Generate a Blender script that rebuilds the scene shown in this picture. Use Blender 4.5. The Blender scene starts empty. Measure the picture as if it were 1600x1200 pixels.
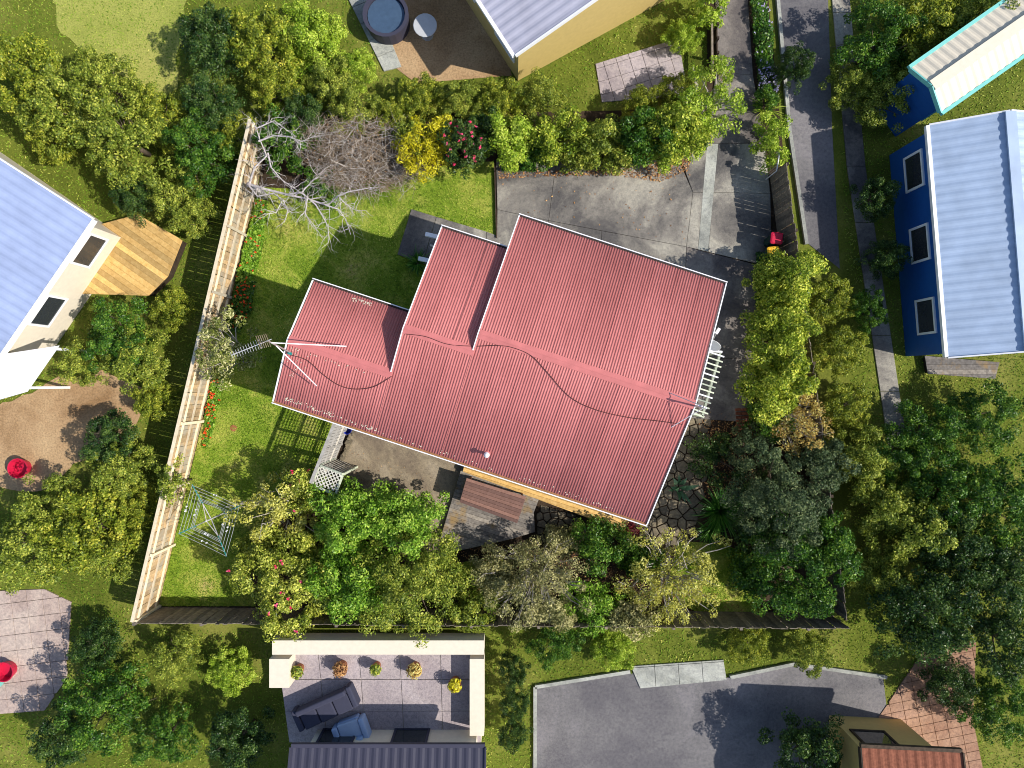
import bpy, math, random
import numpy as np
from mathutils import Vector, Matrix, Quaternion

R = math.radians
scene = bpy.context.scene
COL = scene.collection
random.seed(7)

# ------------------------------------------------------------------ camera, sky, sun, exposure
H = 26.0            # drone height in metres
F = 1071.0          # focal length in photo pixels (photo is 1600 wide)
cam_d = bpy.data.cameras.new("camera")
cam = bpy.data.objects.new("camera", cam_d)
COL.objects.link(cam)
cam.location = (0, 0, H)
cam.rotation_euler = (0, 0, 0)
cam_d.sensor_width = 36.0
cam_d.lens = 36.0 * F / 1600.0
cam_d.clip_start = 0.1
cam_d.clip_end = 500
scene.camera = cam

SUN_AZ = R(-13.5)   # direction to the sun in plan: to the right and a little down the picture
SUN_EL = R(44.0)
sun_vec = Vector((math.cos(SUN_AZ) * math.cos(SUN_EL), math.sin(SUN_AZ) * math.cos(SUN_EL), math.sin(SUN_EL)))
world = bpy.data.worlds.new("World")
scene.world = world
world.use_nodes = True
nt = world.node_tree
sky = nt.nodes.new("ShaderNodeTexSky")
sky.sky_type = 'NISHITA'
sky.sun_disc = False
sky.sun_elevation = SUN_EL
sky.sun_rotation = R(90.0) - SUN_AZ
bg = nt.nodes["Background"]
bg.inputs[1].default_value = 0.13
nt.links.new(sky.outputs[0], bg.inputs[0])
sun_d = bpy.data.lights.new("sun", 'SUN')
sun_d.energy = 4.6
sun_d.angle = R(0.53)
sun_d.color = (1.0, 0.94, 0.84)
sun = bpy.data.objects.new("sun", sun_d)
COL.objects.link(sun)
sun.location = (20, -5, 30)
sun.rotation_euler = sun_vec.to_track_quat('Z', 'Y').to_euler()
vs = scene.view_settings
vs.view_transform = 'Standard'
vs.look = 'None'
vs.exposure = 0.30
vs.gamma = 1.0
vs.use_curve_mapping = False
scene.cycles.pixel_filter_type = 'BLACKMAN_HARRIS'
scene.cycles.filter_width = 1.0

# ------------------------------------------------------------------ helpers
def W(px, py, z=0.0):
    """world point seen at photo pixel (px, py) at height z"""
    k = (H - z) / F
    return Vector(((px - 800) * k, (600 - py) * k, z))

def lin(r, g, b):
    f = lambda c: (c / 255 / 12.92) if c <= 10 else ((c / 255 + 0.055) / 1.055) ** 2.4
    return (f(r), f(g), f(b), 1.0)

def tag(o, label=None, cat=None, group=None, kind=None):
    if label: o['label'] = label
    if cat: o['category'] = cat
    if group: o['group'] = group
    if kind: o['kind'] = kind
    return o

def empty(name, loc, label, cat, group=None):
    o = bpy.data.objects.new(name, None)
    o.empty_display_size = 0.2
    COL.objects.link(o)
    o.location = loc
    return tag(o, label, cat, group)

def origin(o):
    v = Vector((0, 0, 0))
    while o is not None:
        v += Vector(o.location)
        o = o.parent
    return v

def link(name, me, parent=None, loc=None, rot=None):
    o = bpy.data.objects.new(name, me)
    COL.objects.link(o)
    if parent is not None: o.parent = parent
    if loc is not None: o.location = loc
    if rot is not None: o.rotation_euler = rot
    return o

class MB:
    """collects shapes in world space, then links them as ONE mesh object"""
    def __init__(s):
        s.v = []; s.f = []
    def add(s, vs_, fs_):
        n = len(s.v)
        s.v += [tuple(p) for p in vs_]
        s.f += [tuple(i + n for i in f) for f in fs_]
        return s
    def box(s, c, size, rz=0.0, m=None):
        x, y, z = size[0] / 2, size[1] / 2, size[2] / 2
        M = Matrix.Translation(c) @ (m if m else Matrix.Rotation(rz, 4, 'Z'))
        P = [M @ Vector(p) for p in ((-x,-y,-z),(x,-y,-z),(x,y,-z),(-x,y,-z),(-x,-y,z),(x,-y,z),(x,y,z),(-x,y,z))]
        return s.add(P, [(0,3,2,1),(4,5,6,7),(0,1,5,4),(1,2,6,5),(2,3,7,6),(3,0,4,7)])
    def bar(s, p, q, w, h):
        p, q = Vector(p), Vector(q)
        d = (q - p).normalized()
        side = d.cross(Vector((0, 0, 1)))
        if side.length < 1e-3: side = Vector((1, 0, 0))
        side.normalize(); up = side.cross(d)
        P = []
        for e in (p, q):
            for a, b in ((-1,-1),(1,-1),(1,1),(-1,1)):
                P.append(e + side * a * w / 2 + up * b * h / 2)
        return s.add(P, [(3,2,1,0),(4,5,6,7),(0,1,5,4),(1,2,6,5),(2,3,7,6),(3,0,4,7)])
    def tube(s, pts, radii, n=6, caps=True):
        pts = [Vector(p) for p in pts]
        if not hasattr(radii, '__len__'): radii = [radii] * len(pts)
        P = []; Fc = []
        ref = Vector((0.31, 0.2, 0.93))
        for i, p in enumerate(pts):
            d = (pts[min(i + 1, len(pts) - 1)] - pts[max(i - 1, 0)])
            if d.length < 1e-6: d = Vector((0, 0, 1))
            d.normalize()
            a = d.cross(ref)
            if a.length < 0.05: a = d.cross(Vector((1, 0, 0)))
            a.normalize(); b = d.cross(a)
            for k in range(n):
                t = 2 * math.pi * k / n
                P.append(p + (a * math.cos(t) + b * math.sin(t)) * radii[i])
        for i in range(len(pts) - 1):
            for k in range(n):
                k2 = (k + 1) % n
                Fc.append((i*n+k, i*n+k2, (i+1)*n+k2, (i+1)*n+k))
        if caps:
            Fc.append(tuple(range(n - 1, -1, -1)))
            Fc.append(tuple((len(pts)-1)*n + k for k in range(n)))
        return s.add(P, Fc)
    def prism(s, poly, z0, z1, bevel=0.0):
        """poly: list of (x, y), counter-clockwise"""
        poly = ccw(poly); n = len(poly)
        if bevel > 0:
            top = inset(poly, bevel)
            if len(top) != n: top = None
        else: top = None
        if top is None:
            P = [(x, y, z0) for x, y in poly] + [(x, y, z1) for x, y in poly]
            Fc = [tuple(range(n - 1, -1, -1)), tuple(range(n, 2*n))]
            Fc += [(i, (i+1) % n, n + (i+1) % n, n + i) for i in range(n)]
        else:
            P = [(x, y, z0) for x, y in poly] + [(x, y, z1 - bevel * 0.7) for x, y in poly] + [(x, y, z1) for x, y in top]
            Fc = [tuple(range(n - 1, -1, -1)), tuple(range(2*n, 3*n))]
            for i in range(n):
                j = (i+1) % n
                Fc += [(i, j, n+j, n+i), (n+i, n+j, 2*n+j, 2*n+i)]
        return s.add(P, Fc)
    def lathe(s, c, prof, n=12):
        P = []; Fc = []
        for r, z in prof:
            for k in range(n):
                t = 2*math.pi*k/n
                P.append((c[0] + r*math.cos(t), c[1] + r*math.sin(t), c[2] + z))
        for i in range(len(prof)-1):
            for k in range(n):
                k2 = (k+1) % n
                Fc.append((i*n+k, i*n+k2, (i+1)*n+k2, (i+1)*n+k))
        Fc.append(tuple(range(n-1, -1, -1)))
        Fc.append(tuple((len(prof)-1)*n + k for k in range(n)))
        return s.add(P, Fc)
    def mesh(s, name, mat, off=(0,0,0), smooth=False):
        me = bpy.data.meshes.new(name)
        o = Vector(off)
        me.from_pydata([tuple(Vector(p) - o) for p in s.v], [], s.f)
        if mat: me.materials.append(mat)
        if smooth:
            me.polygons.foreach_set('use_smooth', [True]*len(me.polygons))
        me.update()
        return me
    def build(s, name, mat, parent=None, smooth=False, base=None):
        off = origin(parent) if parent is not None else (Vector(base) if base is not None else Vector((0,0,0)))
        ob = link(name, s.mesh(name, mat, off, smooth), parent)
        if parent is None and base is not None: ob.location = base
        return ob

def area(poly):
    return 0.5 * sum(poly[i][0]*poly[(i+1)%len(poly)][1] - poly[(i+1)%len(poly)][0]*poly[i][1] for i in range(len(poly)))
def ccw(poly):
    poly = [(p[0], p[1]) for p in poly]
    return poly if area(poly) > 0 else poly[::-1]
def clip(poly, nx, ny, d):
    """keep nx*x + ny*y <= d"""
    out = []
    for i in range(len(poly)):
        a, b = poly[i], poly[(i+1) % len(poly)]
        da, db = nx*a[0]+ny*a[1]-d, nx*b[0]+ny*b[1]-d
        if da <= 0: out.append(a)
        if (da < 0 < db) or (db < 0 < da):
            t = da/(da-db)
            out.append((a[0]+(b[0]-a[0])*t, a[1]+(b[1]-a[1])*t))
    return out
def inset(poly, g):
    poly = ccw(poly); res = poly
    for i in range(len(poly)):
        a, b = poly[i], poly[(i+1) % len(poly)]
        ex, ey = b[0]-a[0], b[1]-a[1]
        L = math.hypot(ex, ey)
        if L < 1e-6: continue
        nx, ny = ey/L, -ex/L
        res = clip(res, nx, ny, nx*a[0]+ny*a[1]-g)
        if len(res) < 3: return res
    return res
def inside(poly, x, y):
    c = False; j = len(poly)-1
    for i in range(len(poly)):
        if ((poly[i][1] > y) != (poly[j][1] > y)) and x < (poly[j][0]-poly[i][0])*(y-poly[i][1])/(poly[j][1]-poly[i][1])+poly[i][0]:
            c = not c
        j = i
    return c
def PX(pts, z=0.0):
    return [tuple(W(x, y, z))[:2] for x, y in pts]

# ------------------------------------------------------------------ materials
def new_mat(name):
    m = bpy.data.materials.new(name); m.use_nodes = True
    t = m.node_tree
    return m, t, t.nodes["Principled BSDF"]

def noise(t, scale, detail=4, rough=0.6, coord=None, dist=0.0):
    n = t.nodes.new("ShaderNodeTexNoise")
    n.inputs["Scale"].default_value = scale; n.inputs["Detail"].default_value = detail
    n.inputs["Roughness"].default_value = rough; n.inputs["Distortion"].default_value = dist
    if coord is None:
        g = t.nodes.new("ShaderNodeNewGeometry"); coord = g.outputs["Position"]
    t.links.new(coord, n.inputs["Vector"])
    return n.outputs["Fac"]
def ramp(t, fac, stops):
    r = t.nodes.new("ShaderNodeValToRGB")
    e = r.color_ramp.elements
    while len(e) < len(stops): e.new(0.5)
    for i, (p, c) in enumerate(stops):
        e[i].position = p; e[i].color = c
    t.links.new(fac, r.inputs["Fac"])
    return r.outputs["Color"]
def mixc(t, fac, a, b, mode='MIX'):
    m = t.nodes.new("ShaderNodeMix"); m.data_type = 'RGBA'; m.blend_type = mode
    def put(i, v):
        if hasattr(v, 'is_linked') or hasattr(v, 'links'): t.links.new(v, m.inputs[i])
        else: m.inputs[i].default_value = v
    put(0, fac); put(6, a); put(7, b)
    return m.outputs[2]
def bump(t, fac, bsdf, strength=0.3, dist=0.01):
    b = t.nodes.new("ShaderNodeBump")
    b.inputs["Strength"].default_value = strength; b.inputs["Distance"].default_value = dist
    t.links.new(fac, b.inputs["Height"]); t.links.new(b.outputs[0], bsdf.inputs["Normal"])

def mat_plain(name, c, rough=0.6, metal=0.0, var=0.15, scale=6.0, spec=0.3):
    m, t, b = new_mat(name)
    f = noise(t, scale, 5)
    c1 = tuple(x*(1-var) for x in c[:3]) + (1,); c2 = tuple(min(1, x*(1+var)) for x in c[:3]) + (1,)
    t.links.new(ramp(t, f, [(0.3, c1), (0.7, c2)]), b.inputs["Base Color"])
    b.inputs["Roughness"].default_value = rough; b.inputs["Metallic"].default_value = metal
    b.inputs["Specular IOR Level"].default_value = spec
    return m

def mat_wood(name, c_dark, c_light, patch=None, rough=0.8, lo=.48):
    """per-object tint plus grain"""
    m, t, b = new_mat(name)
    oi = t.nodes.new("ShaderNodeObjectInfo")
    f = noise(t, 9, 5, 0.65)
    base = ramp(t, f, [(0.28, c_dark), (0.72, c_light)])
    tint = ramp(t, oi.outputs["Random"], [(0.0, (0.58, 0.59, 0.61, 1)), (0.5, (.92,.9,.87,1)), (1.0, (1.22, 1.18, 1.1, 1))])
    col = mixc(t, 1.0, base, tint, 'MULTIPLY')
    if patch:
        f2 = noise(t, 1.6, 3, 0.6)
        k = ramp(t, f2, [(lo, (0,0,0,1)), (lo + .14, (1,1,1,1))])
        col = mixc(t, k, col, patch)
    t.links.new(col, b.inputs["Base Color"])
    b.inputs["Roughness"].default_value = rough; b.inputs["Specular IOR Level"].default_value = 0.2
    bump(t, noise(t, 40, 4), b, 0.3, 0.004)
    return m

def mat_concrete(name, dark, light, warm, s1=0.35, lichen=True, tint=False):
    m, t, b = new_mat(name)
    f1 = noise(t, s1, 6, 0.62, dist=0.6)
    f2 = noise(t, 9, 8, 0.75)
    f3 = noise(t, 45, 4, 0.7)
    base = ramp(t, f1, [(0.40, dark), (0.5, warm), (0.6, light)])
    sp = ramp(t, f2, [(0.35, (0.72, 0.72, 0.74, 1)), (0.5, (1, 1, 1, 1)), (0.68, (1.22, 1.2, 1.14, 1))])
    col = mixc(t, 1.0, base, sp, 'MULTIPLY')
    sp2 = ramp(t, f3, [(0.3, (0.6, 0.6, 0.6, 1)), (0.5, (1, 1, 1, 1)), (0.7, (1.3, 1.3, 1.28, 1))])
    col = mixc(t, 1.0, col, sp2, 'MULTIPLY')
    if tint:
        oi = t.nodes.new("ShaderNodeObjectInfo")
        col = mixc(t, 1.0, col, ramp(t, oi.outputs["Random"], [(0, (0.88, 0.88, 0.88, 1)), (1, (1.1, 1.1, 1.08, 1))]), 'MULTIPLY')
    t.links.new(col, b.inputs["Base Color"])
    b.inputs["Roughness"].default_value = 0.9; b.inputs["Specular IOR Level"].default_value = 0.2
    bump(t, f3, b, 0.5, 0.006)
    return m

LEAF_GAIN = 1.45
def mat_leaf(name, stops, rough=0.45, transl=0.32, spec=0.35):
    """stops: colours picked by each leaf's own random value"""
    m, t, b = new_mat(name)
    at = t.nodes.new("ShaderNodeAttribute"); at.attribute_name = 'tint'
    stops = [(p, tuple(min(.85, q*LEAF_GAIN) for q in k[:3]) + (1,)) for p, k in stops]
    col = ramp(t, at.outputs["Fac"], stops)
    t.links.new(col, b.inputs["Base Color"])
    b.inputs["Roughness"].default_value = rough
    b.inputs["Specular IOR Level"].default_value = spec
    tr = t.nodes.new("ShaderNodeBsdfTranslucent")
    t.links.new(col, tr.inputs["Color"])
    mx = t.nodes.new("ShaderNodeMixShader"); mx.inputs[0].default_value = transl
    out = t.nodes["Material Output"]
    t.links.new(b.outputs[0], mx.inputs[1]); t.links.new(tr.outputs[0], mx.inputs[2])
    t.links.new(mx.outputs[0], out.inputs["Surface"])
    return m

def mat_ground(name, stops, s1, s2, rough=0.95):
    m, t, b = new_mat(name)
    f1 = noise(t, s1, 5, 0.65, dist=0.4); f2 = noise(t, s2, 6, 0.75)
    base = ramp(t, f1, stops)
    sp = ramp(t, f2, [(0.3, (0.55, 0.55, 0.5, 1)), (0.5, (1, 1, 1, 1)), (0.7, (1.35, 1.3, 1.2, 1))])
    t.links.new(mixc(t, 1.0, base, sp, 'MULTIPLY'), b.inputs["Base Color"])
    b.inputs["Roughness"].default_value = rough; b.inputs["Specular IOR Level"].default_value = 0.1
    bump(t, f2, b, 0.6, 0.02)
    return m

c = lin
M = {}
def roof_mat():
    m, t, b = new_mat('red_roof_paint')
    f1 = noise(t, 0.5, 4); f2 = noise(t, 14, 6, 0.7)
    base = ramp(t, f1, [(0.3, (0.46, 0.15, 0.142, 1)), (0.7, (0.54, 0.185, 0.176, 1))])
    sp = ramp(t, f2, [(0.32, (0.86, 0.84, 0.84, 1)), (0.6, (1.0, 1.0, 1.0, 1)), (0.75, (1.08, 1.1, 1.1, 1))])
    tc = t.nodes.new("ShaderNodeTexCoord"); mp = t.nodes.new("ShaderNodeMapping")
    mp.inputs["Scale"].default_value = (9, .7, 1); mp.inputs["Rotation"].default_value = (0, 0, 0)
    t.links.new(tc.outputs["Object"], mp.inputs["Vector"])
    f3 = noise(t, 1.0, 5, 0.7, mp.outputs[0])
    base = mixc(t, 1.0, base, ramp(t, f3, [(0.3, (0.84, 0.82, 0.82, 1)), (0.5, (1, 1, 1, 1)), (0.72, (1.07, 1.12, 1.12, 1))]), 'MULTIPLY')
    oi = t.nodes.new("ShaderNodeObjectInfo")
    col = mixc(t, 1.0, mixc(t, 1.0, base, sp, 'MULTIPLY'),
               ramp(t, oi.outputs["Random"], [(0, (0.91, 0.9, 0.9, 1)), (1, (1.06, 1.07, 1.07, 1))]), 'MULTIPLY')
    t.links.new(col, b.inputs["Base Color"])
    b.inputs["Roughness"].default_value = 0.55; b.inputs["Specular IOR Level"].default_value = 0.3
    return m
M['roof'] = roof_mat()
M['ridge'] = mat_plain('red_ridge_paint', (0.52, 0.165, 0.16), 0.55, var=0.12, scale=3)
M['white'] = mat_plain('white_paint', (0.78, 0.78, 0.8), 0.45, var=0.05)
M['offwhite'] = mat_plain('weathered_white_paint', (0.55, 0.54, 0.48), 0.7, var=0.3, scale=14)
M['cream'] = mat_plain('cream_paint', (0.62, 0.55, 0.42), 0.7, var=0.08)
M['gutter_dirt'] = mat_plain('gutter_dirt', (0.05, 0.035, 0.03), 0.9, var=0.5, scale=10)
M['rust'] = mat_plain('rusty_edge', (0.27, 0.13, 0.055), 0.8, var=0.35, scale=9)
M['weatherboard'] = mat_plain('weatherboard_paint', (0.6, 0.6, 0.58), 0.6, var=0.05)
M['glass'] = mat_plain('window_glass', (0.03, 0.035, 0.04), 0.05, var=0.05, spec=0.6)
M['concrete'] = mat_concrete('old_concrete', c(86,84,84), c(160,156,146), c(122,118,113), 0.3)
M['concrete_new'] = mat_concrete('pale_concrete', c(134,136,132), c(170,172,166), c(152,154,148), 0.5)
M['patio'] = mat_concrete('patio_aggregate', c(118,106,92), c(150,138,120), c(134,122,104), 0.5)
M['lane'] = mat_concrete('worn_asphalt', c(92,87,86), c(136,130,124), c(112,106,102), 0.5)
M['asphalt'] = mat_concrete('grey_asphalt', c(96,94,98), c(124,121,124), c(110,108,110), 0.25)
M['fence'] = mat_wood('raw_pine', c(164,134,96), c(206,182,146), patch=c(168,158,140))
M['fence_rail'] = mat_wood('pale_rail', c(206,190,160), c(232,222,200))
M['fence_dark'] = mat_wood('silvered_timber', c(92,84,76), c(150,140,128))
M['deck'] = mat_wood('weathered_deck', c(102,97,93), c(152,146,140), patch=c(138,116,82), lo=.56)
M['deck_new'] = mat_wood('honey_deck', c(184,146,84), c(220,186,124))
M['brown_paint'] = mat_wood('brown_stain', c(112,84,76), c(132,102,94))
M['dark_wood'] = mat_wood('dark_edge_timber', c(46,38,32), c(78,66,56))
M['grey_wood'] = mat_wood('grey_screen_timber', c(170,166,158), c(214,210,204))
M['green_wood'] = mat_wood('pale_green_timber', c(170,180,160), c(206,214,198))
M['stone'] = mat_wood('paving_stone', c(84,78,68), c(138,128,108))
M['soil'] = mat_ground('garden_soil', [(0.3, c(44,37,30)), (0.55, c(64,53,43)), (0.75, c(88,74,58))], 1.2, 22)
M['lawn'] = mat_ground('lawn_turf', [(0.3, c(88,114,30)), (0.47, c(122,144,46)), (0.6, c(160,164,76)), (0.72, c(176,160,104))], 0.75, 24)
M['lawn_far'] = mat_ground('neighbour_turf', [(0.3, c(76,86,30)), (0.5, c(98,108,40)), (0.7, c(126,126,62))], 0.3, 18)
M['lawn_pale'] = mat_ground('dry_turf', [(0.3, c(122,134,56)), (0.5, c(150,154,78)), (0.7, c(164,160,90))], 0.3, 18)
M['bark'] = mat_plain('bark', (0.12, 0.09, 0.065), 0.9, var=0.4, scale=12)
M['bark_pale'] = mat_plain('pale_bark', (0.42, 0.38, 0.34), 0.85, var=0.3, scale=14)
M['bone'] = mat_plain('bleached_bark', (0.5, 0.455, 0.44), 0.9, var=0.4, scale=9)
M['twig'] = mat_plain('dry_twigs', (0.24, 0.18, 0.125), 0.9, var=0.45, scale=7)
M['teal'] = mat_plain('teal_paint', (0.02, 0.2, 0.19), 0.4, var=0.15)
M['steel'] = mat_plain('galvanised_steel', (0.5, 0.5, 0.5), 0.35, 0.6, var=0.1)
M['line'] = mat_plain('clothes_line_cord', (0.42, 0.44, 0.43), 0.5, var=0.1)
M['peg'] = mat_plain('white_pegs', (0.8, 0.8, 0.82), 0.4, var=0.02)
M['cable'] = mat_plain('black_cable', (0.06, 0.02, 0.022), 0.6, var=0.1)
M['bin'] = mat_plain('dark_green_plastic', (0.012, 0.035, 0.03), 0.4, var=0.1)
M['lid_red'] = mat_plain('red_plastic', (0.5, 0.012, 0.05), 0.4, var=0.06)
M['lid_yellow'] = mat_plain('yellow_plastic', (0.75, 0.42, 0.02), 0.4, var=0.06)
M['blue_plastic'] = mat_plain('blue_plastic', (0.01, 0.03, 0.4), 0.4, var=0.06)
M['pale_grey'] = mat_plain('pale_grey_plastic', (0.45, 0.46, 0.48), 0.4, var=0.06)
M['lichen'] = mat_plain('pale_lichen', (0.6, 0.56, 0.44), 0.95, var=0.25, scale=30)
M['brick'] = mat_wood('red_brick', c(112,66,50), c(146,92,72))
M['blue_roof'] = mat_plain('blue_grey_roof', c(138,152,186), 0.5, var=0.13, scale=1.1)
M['ice_roof'] = mat_plain('pale_blue_roof', c(160,178,204), 0.5, var=0.13, scale=1.1)
M['grey_roof'] = mat_plain('lilac_grey_roof', c(166,166,182), 0.5, var=0.13, scale=1.1)
M['navy_roof'] = mat_plain('charcoal_roof', c(58,58,74), 0.6, var=0.08, scale=0.6)
M['blue_wall'] = mat_plain('blue_wall_paint', c(24,84,158), 0.6, var=0.05)
def boards_relief(m, scale=6.6):
    t = m.node_tree; b = t.nodes["Principled BSDF"]
    g = t.nodes.new("ShaderNodeNewGeometry"); w = t.nodes.new("ShaderNodeTexWave")
    w.wave_type = 'BANDS'; w.bands_direction = 'Z'; w.wave_profile = 'SAW'
    w.inputs["Scale"].default_value = scale * .157
    t.links.new(g.outputs["Position"], w.inputs["Vector"])
    bump(t, w.outputs["Fac"], b, 0.8, 0.03)
boards_relief(M['blue_wall']); boards_relief(M['weatherboard'])
M['cream_wall'] = mat_plain('butter_wall_paint', c(206,180,116), 0.6, var=0.05)
boards_relief(M['cream_wall'])
M['pale_render'] = mat_plain('pale_render', c(214,204,186), 0.8, var=0.05)
M['pink_pave'] = mat_concrete('pinkish_paving', c(158,140,132), c(184,168,158), c(172,154,146), 0.4)
M['grey_pave'] = mat_concrete('mauve_paving', c(150,140,144), c(172,162,166), c(162,152,154), 0.4)
M['brick_pave'] = mat_concrete('brick_paving', c(142,108,90), c(170,136,116), c(156,124,104), 0.4)
M['bark_mulch'] = mat_ground('bark_mulch', [(0.3, c(136,108,78)), (0.5, c(164,136,104)), (0.7, c(180,154,120))], 0.5, 14)
M['aqua'] = mat_plain('aqua_fascia', c(120,196,190), 0.5, var=0.05)
M['spa'] = mat_plain('spa_water', c(64,84,108), 0.1, var=0.1, spec=0.5)
M['terracotta'] = mat_plain('terracotta', c(150,96,64), 0.8, var=0.15)
M['cushion'] = mat_plain('charcoal_cushion', c(56,58,76), 0.85, var=0.08)
M['pale_blue'] = mat_plain('pale_blue_paint', c(150,172,206), 0.6, var=0.05)

def L3(a, b_, d): return [(0.0, a), (0.5, b_), (1.0, d)]
LF = {
 'olive_yellow': mat_leaf('olive_yellow_leaf', L3(c(64,82,18), c(114,128,34), c(186,182,70))),
 'camellia':     mat_leaf('camellia_leaf', L3(c(56,74,16), c(120,132,42), c(208,202,96)), 0.35),
 'bright':       mat_leaf('bright_green_leaf', L3(c(54,88,14), c(104,142,38), c(170,190,80)), 0.4),
 'moss':         mat_leaf('moss_leaf', L3(c(60,78,18), c(108,124,40), c(176,178,76))),
 'grey':         mat_leaf('grey_green_leaf', L3(c(84,88,44), c(134,132,84), c(188,180,128)), 0.6),
 'pale':         mat_leaf('pale_yellow_leaf', L3(c(104,108,36), c(172,168,74), c(226,212,122)), 0.5),
 'dark':         mat_leaf('dark_leaf', L3(c(20,42,16), c(44,72,28), c(92,112,50)), 0.35),
 'deep':         mat_leaf('deep_green_leaf', L3(c(26,56,12), c(54,92,24), c(112,140,48)), 0.35),
 'bluish':       mat_leaf('bluish_leaf', L3(c(34,52,30), c(64,82,50), c(112,122,80)), 0.55),
 'hedge':        mat_leaf('golden_hedge_leaf', L3(c(58,82,14), c(116,136,34), c(204,206,82))),
 'tan':          mat_leaf('tan_leaf', L3(c(112,92,40), c(176,150,80), c(222,200,130)), 0.6),
 'gold':         mat_leaf('golden_leaf', L3(c(112,112,10), c(178,168,22), c(216,196,60))),
 'lime':         mat_leaf('lime_leaf', L3(c(76,106,20), c(132,156,40), c(186,196,86))),
 'silver':       mat_leaf('silver_tipped_leaf', L3(c(66,78,28), c(116,124,56), c(196,190,140)), 0.4),
 'brown':        mat_leaf('dry_leaf', L3(c(84,54,32), c(136,96,60), c(190,150,96)), 0.8, 0.1),
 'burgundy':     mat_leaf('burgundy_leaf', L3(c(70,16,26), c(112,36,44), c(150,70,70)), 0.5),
 'pink':         mat_leaf('pink_petal', L3(c(200,30,70), c(226,50,96), c(240,110,140)), 0.5),
 'red':          mat_leaf('orange_red_petal', L3(c(206,40,14), c(230,66,24), c(240,120,50)), 0.5),
 'lilac':        mat_leaf('lilac_petal', L3(c(140,128,190), c(176,168,214), c(222,214,232)), 0.5),
 'grass':        mat_leaf('grass_blade', L3(c(66,98,22), c(114,142,42), c(192,184,100)), 0.6, 0.25, 0.15),
 'flax':         mat_leaf('flax_blade', L3(c(24,62,16), c(50,98,28), c(96,136,54)), 0.4),
 'sage':         mat_leaf('broad_sage_blade', L3(c(52,84,56), c(84,118,84), c(120,150,110)), 0.5),
}

# ------------------------------------------------------------------ leaf meshes (numpy)
def leaf_mesh(name, pts, nrm, size, aspect, tint, mat, fold=0.25, dirs=None):
    n = len(pts)
    rng = np.random.default_rng(n + 11)
    nrm = nrm / np.maximum(np.linalg.norm(nrm, axis=1, keepdims=True), 1e-6)
    r = rng.normal(size=(n, 3)) if dirs is None else dirs
    tng = r - nrm * np.sum(r * nrm, axis=1, keepdims=True)
    tng /= np.maximum(np.linalg.norm(tng, axis=1, keepdims=True), 1e-6)
    sd = np.cross(nrm, tng)
    s = size[:, None]; w = s * aspect * 0.5
    v = np.empty((n, 4, 3), np.float32)
    v[:, 0] = pts - tng * s * 0.5
    v[:, 1] = pts + sd * w + nrm * w * fold + tng * s * 0.05
    v[:, 2] = pts + tng * s * 0.5 - nrm * s * 0.08
    v[:, 3] = pts - sd * w + nrm * w * fold + tng * s * 0.05
    me = bpy.data.meshes.new(name)
    me.vertices.add(n * 4); me.vertices.foreach_set('co', v.reshape(-1))
    idx = (np.arange(n)[:, None] * 4 + np.array([0, 1, 2, 0, 2, 3])[None, :]).astype(np.int32)
    me.loops.add(n * 6); me.loops.foreach_set('vertex_index', idx.reshape(-1))
    me.polygons.add(n * 2)
    me.polygons.foreach_set('loop_start', np.arange(0, n * 6, 3, dtype=np.int32))
    me.materials.append(mat)
    a = me.attributes.new('tint', 'FLOAT', 'FACE')
    a.data.foreach_set('value', np.repeat(np.clip(tint, 0, 1), 2).astype(np.float32))
    me.update(calc_edges=True)
    return me

def crown_points(rng, rx, ry, h, z0, n_clump, per, cr, seed_flat=0.0, gap=0.0, fill=0.25):
    """clump centres spread over an uneven dome; returns leaf points, normals, clump tint, centres"""
    ph = rng.uniform(0, 6.28, 6); am = rng.uniform(0.04, 0.13, 6)
    C = []
    while len(C) < n_clump:
        a = rng.uniform(0, 2*np.pi); u = rng.uniform(0, 1)
        el = np.arcsin(u ** 0.75)            # more on the flanks seen from above
        rad = 1 + sum(am[k] * np.sin((k + 1) * a + ph[k]) for k in range(6)) + 0.1 * np.sin(7 * el + ph[0])
        rad *= rng.uniform(0.82, 1.04)
        if rng.uniform() < fill: rad *= rng.uniform(0.35, 0.8)
        C.append((rx * rad * np.cos(el) * np.cos(a), ry * rad * np.cos(el) * np.sin(a), z0 + (h - z0) * rad * np.sin(el) * (1 + 0.08*np.sin(3*a+ph[1]))))
    C = np.array(C)
    if gap > 0: C = C[rng.uniform(size=len(C)) > gap]
    k = len(C)
    crs = cr * rng.uniform(0.7, 1.3, k)
    d = rng.normal(size=(k, per, 3)); d /= np.linalg.norm(d, axis=2, keepdims=True)
    d[:, :, 2] = np.abs(d[:, :, 2]) * 0.9 - 0.25
    rr = crs[:, None] * rng.uniform(0.35, 1.0, (k, per)) ** 0.6
    P = C[:, None, :] + d * rr[:, :, None] * np.array([1, 1, 0.8])
    N = d + rng.normal(scale=0.62, size=d.shape) + np.array([0, 0, 0.38])
    tint = np.repeat(rng.normal(0.0, 0.13, k)[:, None], per, 1)
    return P.reshape(-1, 3), N.reshape(-1, 3), tint.reshape(-1), C

def limbs(mb, rng, C, n, base_r, z_fork, wob=0.12):
    ids = rng.permutation(len(C))[:n]
    for i in ids:
        e = C[i]
        fork = np.array([rng.normal(0, .06), rng.normal(0, .06), z_fork * rng.uniform(.7, 1.2)])
        mid = fork * .45 + e * .55 + np.array([rng.normal(0, wob), rng.normal(0, wob), rng.normal(-0.05, wob)])
        mb.tube([fork, fork*.7 + mid*.3, mid, e], [base_r*.55, base_r*.42, base_r*.26, base_r*.08], 5, False)

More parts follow.
